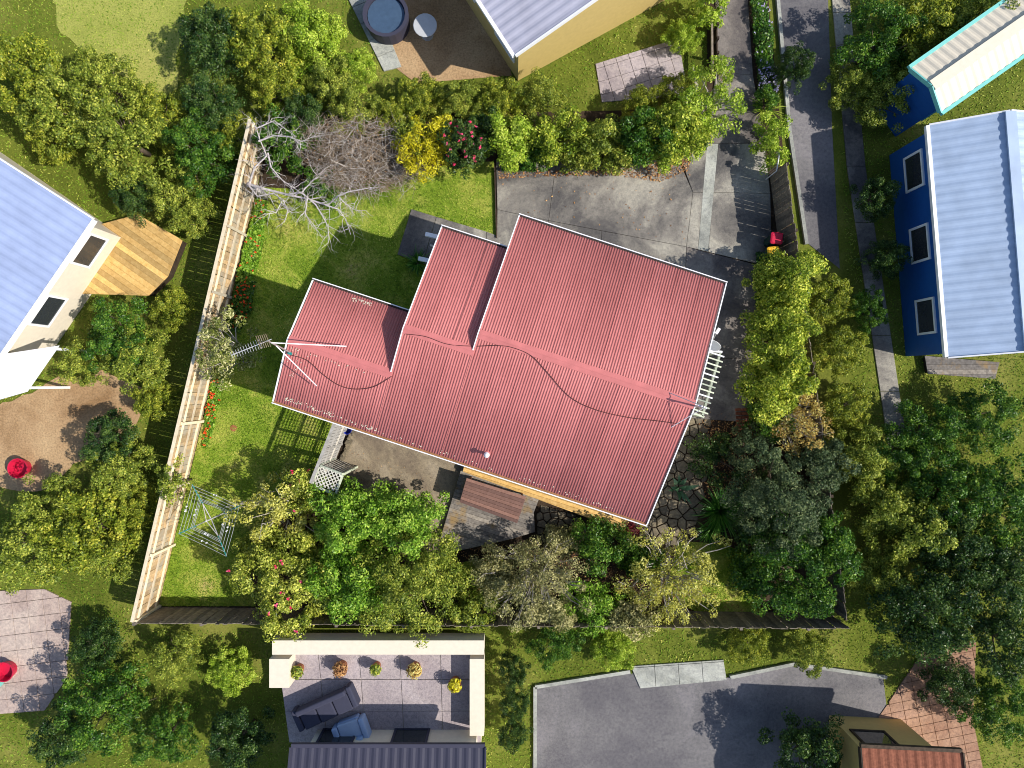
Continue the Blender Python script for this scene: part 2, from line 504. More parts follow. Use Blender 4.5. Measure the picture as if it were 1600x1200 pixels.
def make_crown_mesh(seed, rx, ry, h, z0, n_clump, per, cr, leaf, mat, aspect=0.55, gap=0.0, fill=0.25, spread=0.22, mid=0.45):
    rng = np.random.default_rng(seed)
    P, N, T, C = crown_points(rng, rx, ry, h, z0, n_clump, per, cr, gap=gap, fill=fill)
    S = leaf * rng.uniform(0.65, 1.35, len(P))
    T = mid + .05 + T + rng.normal(0, spread * 1.15, len(P))
    return leaf_mesh('crown', P, N, S, aspect, T, mat), C, rng

def tree(name, px, py, rpx, h, label, cat, leafmat, n_clump=70, per=110, cr=0.32, leaf=0.10, seed=1, ratio=1.0,
         aspect=0.55, gap=0.0, fill=0.25, z0=None, bark='bark', n_limb=9, twigs=0, group=None, flowers=None, trunk_r=0.07, mid=0.45, spread=0.22, zpos=None):
    """px, py, rpx as seen in the photograph at about two thirds of the height"""
    zs = h * 0.62
    p = W(px, py, zs); r = rpx * (H - zs) / F
    z0 = h * 0.28 if z0 is None else z0
    root = empty(name, (p.x, p.y, 0), label, cat, group)
    leaf = leaf * 1.12; r = r * 1.1
    me, C, rng = make_crown_mesh(seed, r * 0.95, r * 0.95 * ratio, h * 0.9, z0, n_clump, per, cr, leaf, LF[leafmat], aspect, gap, fill, spread, mid)
    link('crown', me, root)
    mb = MB()
    zf = max(0.3, z0)
    mb.tube([(0,0,-0.05), (0.03,0.02,zf*.5), (0,0,zf*1.2)], [trunk_r*1.3, trunk_r, trunk_r*.8], 7)
    limbs(mb, rng, C, n_limb, trunk_r, zf)
    for i in range(twigs):
        e = C[rng.integers(len(C))] * np.array([1.02, 1.02, 1.03])
        b0 = e * rng.uniform(.35, .75) + np.array([0, 0, rng.uniform(0, .2)])
        mid_ = (e + b0) / 2 + rng.normal(0, .1, 3)
        mb.tube([b0, mid_, e + rng.normal(0, .12, 3) + np.array([0,0,.12])], [.022, .015, .006], 4, False)
    link('trunk', mb.mesh('trunk', M[bark], smooth=True), root)
    if flowers:
        kind, num, fs = flowers
        top = C[np.argsort(-(C[:, 2] + rng.normal(0, .5, len(C))))][:max(num, 3)]
        pts = []; nr = []
        for i in range(num):
            q = top[i % len(top)]
            o = q / max(1e-3, np.linalg.norm(q - np.array([0, 0, z0])))
            q = q + np.array([rng.normal(0, cr*.5), rng.normal(0, cr*.5), cr*0.85])
            for k in range(6):
                pts.append(q + rng.normal(0, fs*.35, 3)); nr.append(rng.normal(0, .6, 3) + np.array([0, 0, 1.0]))
        pts = np.array(pts); nr = np.array(nr)
        fm = leaf_mesh('flowers', pts, nr, np.full(len(pts), fs), 0.85, rng.uniform(0, 1, len(pts)), LF[kind])
        fo = link('flowers', fm, root); fo['kind'] = 'stuff'
    return root

def blades(name, cx, cy, z, n, length, width, mat, label, cat, seed, up=1.0, group=None, spread=0.25):
    """a clump of arching strap leaves"""
    rng = np.random.default_rng(seed)
    root = empty(name, (cx, cy, z), label, cat, group)
    vs_ = []; fs_ = []; tn = []
    for i in range(n):
        a = rng.uniform(0, 6.283); L = length * rng.uniform(.6, 1.15); lean = rng.uniform(.25, 1.0)
        d = np.array([math.cos(a), math.sin(a), 0]); s = np.array([-math.sin(a), math.cos(a), 0])
        b = d * rng.uniform(0, spread * length)
        w = width * rng.uniform(.7, 1.2)
        k0 = len(vs_); seg = 5
        for j in range(seg + 1):
            t = j / seg
            p = b + d * L * lean * (t ** 1.3) * .85 + np.array([0, 0, up * L * (t * .95 - .62 * lean * t * t)])
            ww = w * (1 - t ** 2.2) * .5 + .002
            vs_.append(tuple(p - s * ww)); vs_.append(tuple(p + s * ww))
        tv = rng.uniform(0, 1)
        for j in range(seg):
            q = k0 + 2 * j
            fs_.append((q, q + 1, q + 3, q + 2)); tn.append(tv)
    me = bpy.data.meshes.new('leaves'); me.from_pydata(vs_, [], fs_); me.materials.append(LF[mat])
    at = me.attributes.new('tint', 'FLOAT', 'FACE'); at.data.foreach_set('value', tn); me.update()
    link('leaves', me, root)
    cb = MB(); cb.lathe((0, 0, -.02), [(length*.12, 0), (length*.1, .06), (length*.03, .1)], 8)
    link('crown_base', cb.mesh('crown_base', M['bark']), root)
    return root

def low_patch(name, polypx, n, zmax, leaf, mat, label, cat, seed, flowers=None, aspect=0.8, zbase=0.0, lump=0.5, group=None, kind=None):
    """a low, uneven mass of foliage over a patch of ground"""
    rng = np.random.default_rng(seed)
    poly = ccw(PX(polypx)); xs = [p[0] for p in poly]; ys = [p[1] for p in poly]
    ctr = (sum(xs)/len(xs), sum(ys)/len(ys))
    hs = [(rng.uniform(min(xs), max(xs)), rng.uniform(min(ys), max(ys)), rng.uniform(.5, 1)) for _ in range(14)]
    pts = []
    while len(pts) < n:
        x = rng.uniform(min(xs), max(xs)); y = rng.uniform(min(ys), max(ys))
        if not inside(poly, x, y): continue
        z = max(h_ * math.exp(-((x-a)**2 + (y-b)**2) / lump**2) for a, b, h_ in hs)
        pts.append((x - ctr[0], y - ctr[1], zbase + zmax * z * rng.uniform(.35, 1)))
    pts = np.array(pts)
    N = rng.normal(0, .5, (n, 3)) + np.array([0, 0, 1.0])
    T = .45 + rng.normal(0, .22, n)
    root = empty(name, (ctr[0], ctr[1], 0), label, cat, group)
    if kind: root['kind'] = kind
    link('foliage', leaf_mesh('foliage', pts, N, leaf * rng.uniform(.6, 1.3, n), aspect, T, LF[mat]), root)
    if flowers:
        kd, num, fs = flowers
        q = pts[rng.permutation(n)[:num]] + np.array([0, 0, zmax * .25])
        q = np.repeat(q, 4, 0) + rng.normal(0, fs*.3, (num*4, 3))
        N2 = rng.normal(0, .5, (len(q), 3)) + np.array([0, 0, 1.0])
        fo = link('flowers', leaf_mesh('flowers', q, N2, np.full(len(q), fs), .9, rng.uniform(0, 1, len(q)), LF[kd]), root)
        fo['kind'] = 'stuff'
    return root

# ================================================================== THE SETTING
def sheet(name, poly, z, mat, thick=0.0):
    mb = MB(); poly = ccw(poly)
    mb.add([(x, y, z) for x, y in poly], [tuple(range(len(poly)))])
    o = mb.build(name, mat); o['kind'] = 'structure'
    return o

sheet('ground', [(-150,-130), (150,-130), (150,130), (-150,130)], -0.02, M['lawn_far'])
sheet('garden_soil', PX([(425,182),(1105,170),(1105,-60),(1195,-60),(1294,957),(247,949),(247,946),(400,307)]), -0.006, M['soil'])
LAWN = PX([(404,292),(470,296),(560,285),(640,262),(772,252),(775,380),(660,480),(560,640),(520,700),(505,790),(440,800),(380,870),(400,947),(248,947)])
sheet('lawn', LAWN, 0.002, M['lawn'])
LAWN2 = PX([(1060,845),(1130,850),(1180,870),(1190,957),(1090,957),(1040,930)])
sheet('lawn', LAWN2, 0.002, M['lawn'])
LAWN3 = PX([(715,880),(790,865),(800,940),(720,950)])
sheet('lawn', LAWN3, 0.002, M['lawn'])

def grass(polys, n, seed):
    rng = np.random.default_rng(seed); pts = []
    ar = [abs(area(p)) for p in polys]; tot = sum(ar)
    for poly, a in zip(polys, ar):
        xs = [p[0] for p in poly]; ys = [p[1] for p in poly]; k = 0
        while k < n * a / tot:
            x = rng.uniform(min(xs), max(xs)); y = rng.uniform(min(ys), max(ys))
            if inside(poly, x, y): pts.append((x, y, rng.uniform(.005, .035))); k += 1
    pts = np.array(pts); m = len(pts)
    N = rng.normal(0, .9, (m, 3)) + np.array([0, 0, .9])
    f = .5 + .22*np.sin(pts[:, 0]*1.7 + 1.3*np.sin(pts[:, 1]*1.1)) * np.cos(pts[:, 1]*1.5 + .9*np.sin(pts[:, 0]*.8))
    me = leaf_mesh('grass', pts, N, rng.uniform(.05, .11, m), .22, f + rng.normal(0, .2, m) - .06, LF['grass'])
    o = link('grass', me)
    tag(o, 'short sunlit lawn grass growing between the house and the pale fence', 'grass', kind='stuff')
grass([LAWN, LAWN2, LAWN3], 90000, 3)

def slab_set(name, polys, z0, z1, mat, piece, gap=0.012, mats=None):
    root = bpy.data.objects.new(name, None); COL.objects.link(root); root['kind'] = 'structure'
    pts = PX(polys[0]); root.location = (sum(p[0] for p in pts)/len(pts), sum(p[1] for p in pts)/len(pts), 0)
    for i, pl in enumerate(polys):
        q = inset(PX(pl), gap)
        if len(q) < 3: continue
        MB().prism(q, z0, z1, 0.006).build(piece, (mats[i] if mats and mats[i] else mat), root)
    return root

DR = [[(775,250),(869,250),(857,345),(777,328)], [(869,250),(1060,250),(1082,301),(1072,386),(857,345)],
      [(777,328),(857,345),(855,480),(775,480)], [(857,345),(940,361),(935,480),(855,480)], [(940,361),(1072,386),(1068,500),(935,480)],
      [(1060,240),(1104,234),(1098,301),(1082,301)], [(1082,301),(1098,301),(1090,390),(1072,386)],
      [(1104,225),(1122,225),(1106,394),(1090,390)],
      [(1122,225),(1194,225),(1203,303),(1114,301)], [(1114,301),(1203,303),(1206,418),(1106,394)],
      [(1072,386),(1206,420),(1190,560),(1068,560)], [(1068,560),(1186,560),(1170,660),(1060,652)]]
slab_set('driveway', DR, -0.1, 0.05, M['concrete'], 'concrete_slab', 0.006,
         mats=[None]*7 + [M['concrete_new']] + [None]*2 + [M['lane']]*2)
slab_set('lane', [[(1117,-60),(1164,-60),(1176,118),(1118,114)], [(1118,114),(1176,118),(1194,225),(1104,225)]], -0.1, 0.05, M['lane'], 'concrete_slab', 0.006)
slab_set('path', [[(643,327),(682,339),(661,412),(621,398)], [(682,339),(760,362),(758,440),(661,412)], [(760,362),(781,370),(779,440),(758,440)]], -0.1, 0.06, M['concrete'], 'concrete_slab', 0.008)
slab_set('patio', [[(549,660),(724,722),(697,880),(610,860),(533,820),(536,715)]], -0.1, 0.05, M['patio'], 'concrete_slab', 0.002)

# drain grate in the lane
g = empty('drain_grate', W(1133, 118, 0.05), 'small rusty slotted drain grate set in the narrow lane beside the overhanging bush', 'drain')
mb = MB(); gp = W(1133,118,0.05)
for i in range(7): mb.box((gp.x-.21+i*.07, gp.y, .062), (.03,.4,.012))
mb.build('bars', M['rust'], g)
mb = MB()
for dx, dy, sx, sy in ((-.26,0,.04,.5),(.26,0,.04,.5),(0,.23,.48,.04),(0,-.23,.48,.04)): mb.box((gp.x+dx, gp.y+dy, .062), (sx,sy,.018))
mb.build('frame', M['dark_wood'], g)

# crazy paving: every stone its own piece
def crazy(name, regionpx, step, seed, z=0.04):
    rng = random.Random(seed)
    reg = ccw(PX(regionpx)); xs = [p[0] for p in reg]; ys = [p[1] for p in reg]
    P = []
    y = min(ys) - step; r_ = 0
    while y < max(ys) + step:
        x = min(xs) - step + (step/2 if r_ % 2 else 0)
        while x < max(xs) + step:
            P.append((x + rng.uniform(-.36,.36)*step, y + rng.uniform(-.36,.36)*step)); x += step
        y += step * .88; r_ += 1
    root = bpy.data.objects.new(name, None); COL.objects.link(root); root['kind'] = 'structure'
    root.location = (sum(xs)/len(xs), sum(ys)/len(ys), 0)
    for i, (x, y) in enumerate(P):
        if not inside(reg, x, y): continue
        cell = reg
        for j, (a, b) in enumerate(P):
            if j == i or (a-x)**2 + (b-y)**2 > (3*step)**2: continue
            nx, ny = a-x, b-y
            cell = clip(cell, nx, ny, nx*(a+x)/2 + ny*(b+y)/2)
            if len(cell) < 3: break
        if len(cell) < 3: continue
        cell = inset(cell, .022)
        if len(cell) < 3 or abs(area(cell)) < .012: continue
        MB().prism(cell, -.06, z + rng.uniform(-.012,.015), .018).build('stone', M['stone'], root)
    return root
crazy('stone_path', [(1060,640),(1112,650),(1108,720),(1100,790),(1075,850),(1005,858),(985,830),(1010,760)], 0.40, 5)
crazy('stone_path', [(836,785),(905,805),(925,850),(840,850)], 0.32, 9)

# ================================================================== THE HOUSE
ZE = 4.2
UA = R(-18.2)
U = Vector((math.cos(UA), math.sin(UA), 0)); V = Vector((-math.sin(UA), math.cos(UA), 0))
O = W(427.7, 628.5, 0.0) * 0; O = W(427.7, 628.5, ZE); O.z = 0
TAN = 0.262
def HP(u, v, z): return O + U*u + V*v + Vector((0, 0, z))
BL = [(0.0, 3.36, 4.10), (3.36, 5.59, 6.99), (5.59, 12.46, 8.10)]   # u0, u1, depth of each stepped gable
house = empty('house', HP(6, 3.5, 0), 'single storey house under a stepped red corrugated iron roof with white trim', 'house')
mb = MB()
for i, (u0, u1, d) in enumerate(BL):          # walls: gable prisms
    a = u0 + (0.32 if i == 0 else 0.10); b = u1 - (0.32 if i == 2 else -0.05)
    o1, o2 = .45, .45
    prof = [(o1, 0), (d-o2, 0), (d-o2, ZE + o2*TAN - .09), (d/2, ZE + d/2*TAN - .09), (o1, ZE + o1*TAN - .09)]
    n = len(prof)
    P = [HP(a, v, z) for v, z in prof] + [HP(b, v, z) for v, z in prof]
    mb.add(P, [tuple(range(n)), tuple(range(2*n-1, n-1, -1))] + [(k, n+k, n+(k+1)%n, (k+1)%n) for k in range(n)])
mb.build('wall', M['weatherboard'], house)

# roof: underlay part, with every iron sheet a sub-part
mb = MB()
for i, (u0, u1, d) in enumerate(BL):
    for lo in (True, False):
        vA, vB = (.06, d/2) if lo else (d-.06, d/2)
        zA, zB = ZE + .06*TAN - .045, ZE + d/2*TAN - .045
        e = .01 if not lo else 0.0
        P = [HP(u0+e, vA, zA), HP(u1-e, vA, zA), HP(u1-e, vB, zB), HP(u0+e, vB, zB)]
        P += [p - Vector((0, 0, .04)) for p in P]
        mb.add(P, [(0,1,2,3), (7,6,5,4), (0,4,5,1), (1,5,6,2), (2,6,7,3), (3,7,4,0)])
roof = mb.build('roof', M['ridge'], house)
PITCH = 0.0845; NR = 9; SW = PITCH * NR
def sheet_mesh(length, width):
    """one corrugated sheet: ribs run along +y"""
    nseg = max(6, round(width / PITCH * 8)); vs_ = []; fs_ = []
    for i in range(nseg + 1):
        x = width * i / nseg
        z = .0115 * math.cos(2*math.pi * x / PITCH) + .0055*(i == nseg)
        vs_ += [(x, 0, z), (x, length, z)]
    for i in range(nseg): fs_.append((2*i, 2*i+2, 2*i+3, 2*i+1))
    vs2 = [(x, y, z - .003) for x, y, z in vs_]; n = len(vs_)
    fs_ += [(n+2*i+1, n+2*i+3, n+2*i+2, n+2*i) for i in range(nseg)]
    fs_ += [(2*i, n+2*i, n+2*i+2, 2*i+2) for i in range(nseg)]
    me = bpy.data.meshes.new('roof_sheet'); me.from_pydata(vs_ + vs2, [], fs_); me.materials.append(M['roof'])
    me.polygons.foreach_set('use_smooth', [True]*(nseg*2) + [False]*nseg); me.update()
    return me
SL = math.atan(TAN)
ro = origin(roof)
for i, (u0, u1, d) in enumerate(BL):
    L = (d/2 - .05) / math.cos(SL)
    k = 0; u = u0 + (.03 if i == 0 else .0)
    cache = {}; ue = u1 - (.03 if i == 2 else .0)
    while u < ue - .01:
        w = min(SW, ue - u)
        key = round(w, 3)
        if key not in cache: cache[key] = sheet_mesh(L, w)
        jz = random.uniform(0, .004)
        s = link('roof_sheet', cache[key], roof)
        m4 = Matrix((( U.x, V.x*math.cos(SL), -V.x*math.sin(SL), 0), (U.y, V.y*math.cos(SL), -V.y*math.sin(SL), 0), (0, math.sin(SL), math.cos(SL), 0), (0,0,0,1)))
        s.matrix_local = Matrix.Translation(HP(u, .05, ZE + .05*TAN + jz) - ro) @ m4
        s = link('roof_sheet', cache[key], roof)
        V2 = -V; U2 = -U
        m4 = Matrix((( U2.x, V2.x*math.cos(SL), -V2.x*math.sin(SL), 0), (U2.y, V2.y*math.cos(SL), -V2.y*math.sin(SL), 0), (0, math.sin(SL), math.cos(SL), 0), (0,0,0,1)))
        s.matrix_local = Matrix.Translation(HP(u + w, d - .05, ZE + .05*TAN + jz) - ro) @ m4
        u += w; k += 1
for i, (u0, u1, d) in enumerate(BL):          # ridge caps
    zr = ZE + d/2*TAN + .022
    ua, ub = u0 - .0, u1 + (.03 if i == 2 else .02)
    w = .145
    mb = MB()
    prof = [(-w, -w*TAN - .004), (-w, -w*TAN + .004), (-.02, .004), (0, .014), (.02, .004), (w, -w*TAN + .004), (w, -w*TAN - .004)]
    n = len(prof)
    P = [HP(ua, d/2 + a, zr + b) for a, b in prof] + [HP(ub, d/2 + a, zr + b) for a, b in prof]
    mb.add(P, [(k, n+k, n+(k+1)%n, (k+1)%n) for k in range(n)] + [tuple(range(n)), tuple(range(2*n-1, n-1, -1))])
    mb.build('ridge_cap', M['ridge'], roof)
def barge(u, v0, v1, d, w=.036):
    z = lambda v: ZE + (v if v <= d/2 else d - v)*TAN
    pts = [v0] + ([d/2] if v0 < d/2 < v1 else []) + [v1]
    for a, b in zip(pts, pts[1:]):
        mb = MB()
        P = []
        for v in (a, b):
            for du, dz in ((-w/2, -.16), (w/2, -.16), (w/2, .035), (-w/2, .035)): P.append(HP(u+du, v, z(v)+dz))
        mb.add(P, [(3,2,1,0),(4,5,6,7),(0,1,5,4),(1,2,6,5),(2,3,7,6),(3,0,4,7)])
        mb.build('barge_board', M['white'], roof)
barge(-.028, .02, 4.08, 4.10)
barge(12.488, .02, 8.08, 8.10)
barge(3.335, 2.10, 6.97, 6.99)
barge(5.565, 3.52, 8.08, 8.10)
def gutter(u0, u1, v, out):
    """out = -1 on the lower eave, +1 on upper ones"""
    z = ZE - .02
    mb = MB()
    for dv, w, h, dz in ((.015, .04, .12, 0),):
        mb.bar(HP(u0, v + out*.03, z), HP(u1, v + out*.03, z), .03, .12)
    mb.bar(HP(u0, v - out*.05, z-.05), HP(u1, v - out*.05, z-.05), .13, .02)
    mb.build('gutter', M['white'], roof)
    mb = MB(); mb.bar(HP(u0+.03, v - out*.03, z-.025), HP(u1-.03, v - out*.03, z-.025), .088, .03)
    mb.build('gutter_debris', M['rust'] if out < 0 else M['gutter_dirt'], roof)
gutter(-.05, 12.51, 0.0, -1)
gutter(-.05, 3.30, 4.10, 1); gutter(3.31, 5.53, 6.99, 1); gutter(5.54, 12.51, 8.10, 1)
# vent pipe
vp = HP(*(lambda p: ((p - O).dot(U), (p - O).dot(V)))(W(761, 709, 4.4) - Vector((0,0,4.4))), 0)
vv = (vp - O).dot(V); vz = ZE + vv*TAN
mb = MB(); mb.tube([(vp.x, vp.y, vz-.05), (vp.x, vp.y, vz+.42)], .045, 10)
vent = mb.build('vent_pipe', M['white'], house)
mb = MB(); mb.lathe((vp.x, vp.y, vz+.40), [(.085, 0), (.09, .02), (.05, .08), (.015, .1)], 12); mb.build('cowl', M['white'], vent)
mb = MB(); mb.lathe((vp.x, vp.y, vz-.0), [(.11, 0), (.1, .02), (.05, .05)], 12); mb.build('flashing', M['ridge'], vent)
# lichen and dry debris specks along the eaves
rng = np.random.default_rng(21); mb = MB()
def speck(u, v, d):
    z = ZE + (v if v < d/2 else d-v)*TAN + .016
    r = rng.uniform(.006, .022); p = HP(u, v, z); n = 6
    mb.add([p + Vector((r*math.cos(k*1.047)*rng.uniform(.6,1.3), r*math.sin(k*1.047)*rng.uniform(.6,1.3), .002)) for k in range(n)] + [p + Vector((0,0,.007))],
           [(k, (k+1) % n, n) for k in range(n)])
for k in range(60): speck(.3 + abs(rng.normal(0, .75)) , .16 + abs(rng.normal(0, .05)) + .05*rng.uniform(), 4.1)
for k in range(60): speck(1.2 + rng.uniform(0, 2.2), .15 + abs(rng.normal(0, .05)), 4.1)
for k in range(70): speck(rng.uniform(3, 11.5), .13 + abs(rng.normal(0, .04)), 8.1)
for k in range(45): speck(rng.uniform(1.35, 2.0), 4.1 - .14 - abs(rng.normal(0, .05)), 4.1)
for k in range(22): speck(rng.uniform(.1, 2.6), 2.05 - .17 - abs(rng.normal(0, .06)), 4.1)
for k in range(30): speck(.35 + rng.normal(0, .12), rng.uniform(.9, 1.9), 4.1)
o = mb.build('lichen', M['lichen'], house); o['kind'] = 'stuff'
# windows and doors on the outer walls
def window(u, v, along, w, h, z, name='window'):
    ax = U if along == 'u' else V; nv = V if along == 'u' else U
    p = HP(u, v, z)
    ang = UA if along == 'u' else UA + R(90)
    mb = MB()
    for s in (-1, 1):
        mb.box(p + ax*s*(w/2) + Vector((0,0,h/2)), (.07, .1, h+.07), ang)
        mb.box(p + Vector((0,0,h/2 + s*h/2)), (w-.072, .096, .07), ang)
    mb.box(p + Vector((0,0,h/2)), (.05, .08, h-.08), ang)
    f = mb.build(name, M['white'], house)
    mb = MB(); mb.box(p + Vector((0,0,h/2)), (w-.05, .03, h-.05), ang); mb.build('pane', M['glass'], f)
for u in (1.8, 4.6, 7.2, 10.2): window(u, .43, 'u', 1.4, 1.1, 2.5)
for u in (6.9, 9.2, 11.2): window(u, 7.67, 'u', 1.4, 1.1, 2.3)
window(.30, 2.0, 'v', 1.2, 1.1, 2.4); window(12.16, 5.6, 'v', 1.4, 1.1, 2.4); window(12.16, 2.0, 'v', 1.4, 1.1, 2.4)
mb = MB(); mb.box(HP(12.17, 3.9, 1.6), (.9, .05, 2.0), UA + R(90)); dr = mb.build('door', M['cream'], house)
mb = MB(); mb.box(HP(12.215, 4.2, 1.6), (.04, .05, .12), UA + R(90)); mb.build('handle', M['steel'], dr)

# porch beams that stick out past the middle gable
for (x1, y1, x2, y2) in ((665, 366, 695, 372), (654, 404, 690, 410)):
    a, b = W(x1, y1, 2.9), W(x2 + 30, y2 + 8, 2.9)
    MB().bar(a, b, .13, .17).build('porch_beam', M['white'], house)
    MB().bar((b.x, b.y, 0), (b.x, b.y, 2.8), .1, .1).build('porch_post', M['white'], house)
a = W(672, 383, 2.4); MB().bar(a, a + U*1.2, .06, .08).build('porch_rail', M['grey_wood'], house)

# satellite dish on the right gable
dp = W(1112, 536, 3.6)
dish = empty('satellite_dish', (dp.x - .2, dp.y, 3.3), 'small white satellite dish on a bracket at the right gable wall', 'dish')
mb = MB(); n = 16; P = []; Fc = []
dm = Matrix.Translation((dp.x, dp.y, 3.62)) @ Matrix.Rotation(R(-28), 4, 'Z') @ Matrix.Rotation(R(72), 4, 'X')
for i, r in enumerate((0.02, .14, .25, .33)):
    for k in range(n):
        t = 2*math.pi*k/n; P.append(dm @ Vector((r*math.cos(t), r*math.sin(t)*1.1, r*r*.75)))
for i in range(3):
    for k in range(n): Fc.append((i*n+k, i*n+(k+1)%n, (i+1)*n+(k+1)%n, (i+1)*n+k))
nb = len(P); P += [p + (dm.to_3x3() @ Vector((0,0,-.012))) for p in P]
Fc += [tuple(nb + i for i in reversed(f)) for f in Fc] + [(3*n+k, nb+3*n+k, nb+3*n+(k+1)%n, 3*n+(k+1)%n) for k in range(n)]
Fc += [tuple(range(n-1,-1,-1)), tuple(nb+k for k in range(n))]
mb.add(P, Fc).build('reflector', M['white'], dish, True)
fp = W(1121, 518, 3.9)
MB().tube([(dp.x, dp.y, 3.5), tuple(fp)], .018, 6).build('arm', M['steel'], dish)
MB().bar(fp + Vector((-.05,-.07,0)), fp + Vector((.06,.1,0)), .09, .09).build('receiver', M['white'], dish)
MB().tube([(dp.x-.5, dp.y, 3.2), (dp.x-.1, dp.y, 3.35), (dp.x, dp.y, 3.6)], .022, 6).build('bracket', M['steel'], dish)

# ------------------------------------------------------------------ television antenna and roof cables
mt = W(419, 533, 6.6)
mbase = W(452, 552, 4.75)
ant = empty('antenna', (mbase.x, mbase.y, 4.4), 'tall television antenna on a stayed mast at the left gable end', 'antenna')
MB().tube([(mbase.x, mbase.y, 4.4), tuple(mt)], .024, 7).build('mast', M['steel'], ant)
MB().tube([tuple(mt.lerp(mbase, .12)), tuple(W(541, 541, 4.86))], .017, 6).build('stay', M['white'], ant)
MB().tube([tuple(mt.lerp(mbase, .35)), tuple(W(495, 603, 4.75))], .016, 6).build('stay', M['white'], ant)
MB().box((mbase.x, mbase.y, 4.66), (.12,.08,.14), UA).build('bracket', M['teal'], ant)
b0 = W(424, 530, 6.75); b1 = W(362, 555, 6.7)
boom = MB().tube([tuple(b0), tuple(b1)], .014, 6).build('boom', M['pale_grey'], ant)
d_ = (b1 - b0); sd = d_.normalized().cross(Vector((0,0,1)))
for k in range(13):
    t = .22 + .78*k/12; p = b0.lerp(b1, t); L_ = .17*(1-.45*t)
    MB().tube([tuple(p - sd*L_ + Vector((0,0,.015))), tuple(p + sd*L_ + Vector((0,0,.015)))], .006, 5).build('element', M['pale_grey'], boom)
rp = b0.lerp(b1, .12)
for sgn in (-1, 1):
    mb = MB()
    for k in range(6):
        q = rp + sd*sgn*.10 + d_.normalized()*(.04*k - .06) + Vector((0,0,.03 + .05*k))
        mb.bar(q - sd*.09, q + sd*.09, .014, .014)
    mb.build('reflector', M['twig'], boom)
def roof_z(p):
    u, v = (p - O).dot(U), (p - O).dot(V)
    for u0, u1, d in BL:
        if u0 <= u <= u1: return ZE + max(0, (v if v < d/2 else d - v))*TAN
    return ZE + .5
def cable(pts, label, r=.011, lift=.03):
    P = []
    for i in range(len(pts)-1):
        p0, p1, p2, p3 = (Vector(pts[max(0, min(len(pts)-1, j))]) for j in (i-1, i, i+1, i+2))
        for s in range(6):
            t = s/6
            P.append(.5*((2*p1) + (p2-p0)*t + (2*p0-5*p1+4*p2-p3)*t*t + (3*p1-p0-3*p2+p3)*t**3))
    P.append(Vector(pts[-1]))
    Q = []
    for x, y in P:
        w_ = W(x, y, 4.9); z = roof_z(Vector((w_.x, w_.y, 0))); w_ = W(x, y, z)
        Q.append((w_.x, w_.y, roof_z(w_) + lift))
    o = MB().tube(Q, r, 5).build('cable', M['cable'], base=Vector(Q[0]))
    tag(o, label, 'cable', 'cables lying loose on the roof')
cable([(455,555),(480,563),(505,585),(530,602),(555,608),(585,604),(612,588)], 'thin dark cable sagging across the lower left roof from the antenna')
cable([(634,522),(665,526),(700,538),(742,541),(775,540),(800,543),(830,556),(855,582),(890,620),(930,640),(980,652),(1030,658),(1066,663)], 'long dark cable looping over the main roof from middle ridge to right gable')

# service mast with stays on the right gable
sp_ = W(1084, 634, 5.3)
sm = empty('service_mast', (sp_.x, sp_.y, 5.0), 'short stayed service pole with crossed brackets on the right ridge end', 'pole')
top = W(1101, 636, 6.1)
MB().tube([(sp_.x, sp_.y, 5.0), tuple(top)], .026, 6).build('mast', M['steel'], sm)
MB().tube([tuple(top), tuple(W(1048, 668, 5.0))], .013, 5).build('stay', M['white'], sm)
MB().tube([tuple(top), tuple(W(1042, 612, 5.2))], .013, 5).build('stay', M['pale_grey'], sm)
MB().bar(top + Vector((-.16,.05,-.1)), top + Vector((.06,-.03,-.1)), .04, .05).build('crossarm', M['white'], sm)
mb = MB()
for k in range(2): mb.lathe((top.x + .05 - .12*k, top.y - .03 + .05*k, top.z - .08), [(.03,0),(.035,.03),(.02,.07)], 8)
mb.build('insulator', M['white'], sm)

# pergola by the right gable
pg = empty('pergola', W(1105, 600, 0), 'narrow pale green timber pergola with open rafters along the right gable wall', 'pergola')
zp = 2.7
A, B_ = W(1083, 546, zp), W(1125, 551, zp)
Cc, D_ = W(1066, 640, zp), W(1097, 650, zp)
MB().bar(B_, D_, .07, .14).build('beam', M['green_wood'], pg)
MB().bar(A + Vector((0,.02,0)), B_ + Vector((.06,.02,0)), .07, .14).build('beam', M['white'], pg)
MB().bar(Cc, D_ + Vector((.06,-.03,0)), .07, .14).build('beam', M['green_wood'], pg)
rm = None
for k in range(12):
    t = (k + .6)/12.3
    p = B_.lerp(D_, t); q = p - U*1.35
    MB().bar(q + Vector((0,0,.09)), p + U*.14 + Vector((0,0,.09)), .045, .09).build('rafter', M['white'] if k % 4 == 0 else M['green_wood'], pg)
for p in (B_, D_): MB().bar((p.x, p.y, 0), (p.x, p.y, zp-.07), .09, .09).build('post', M['green_wood'], pg)

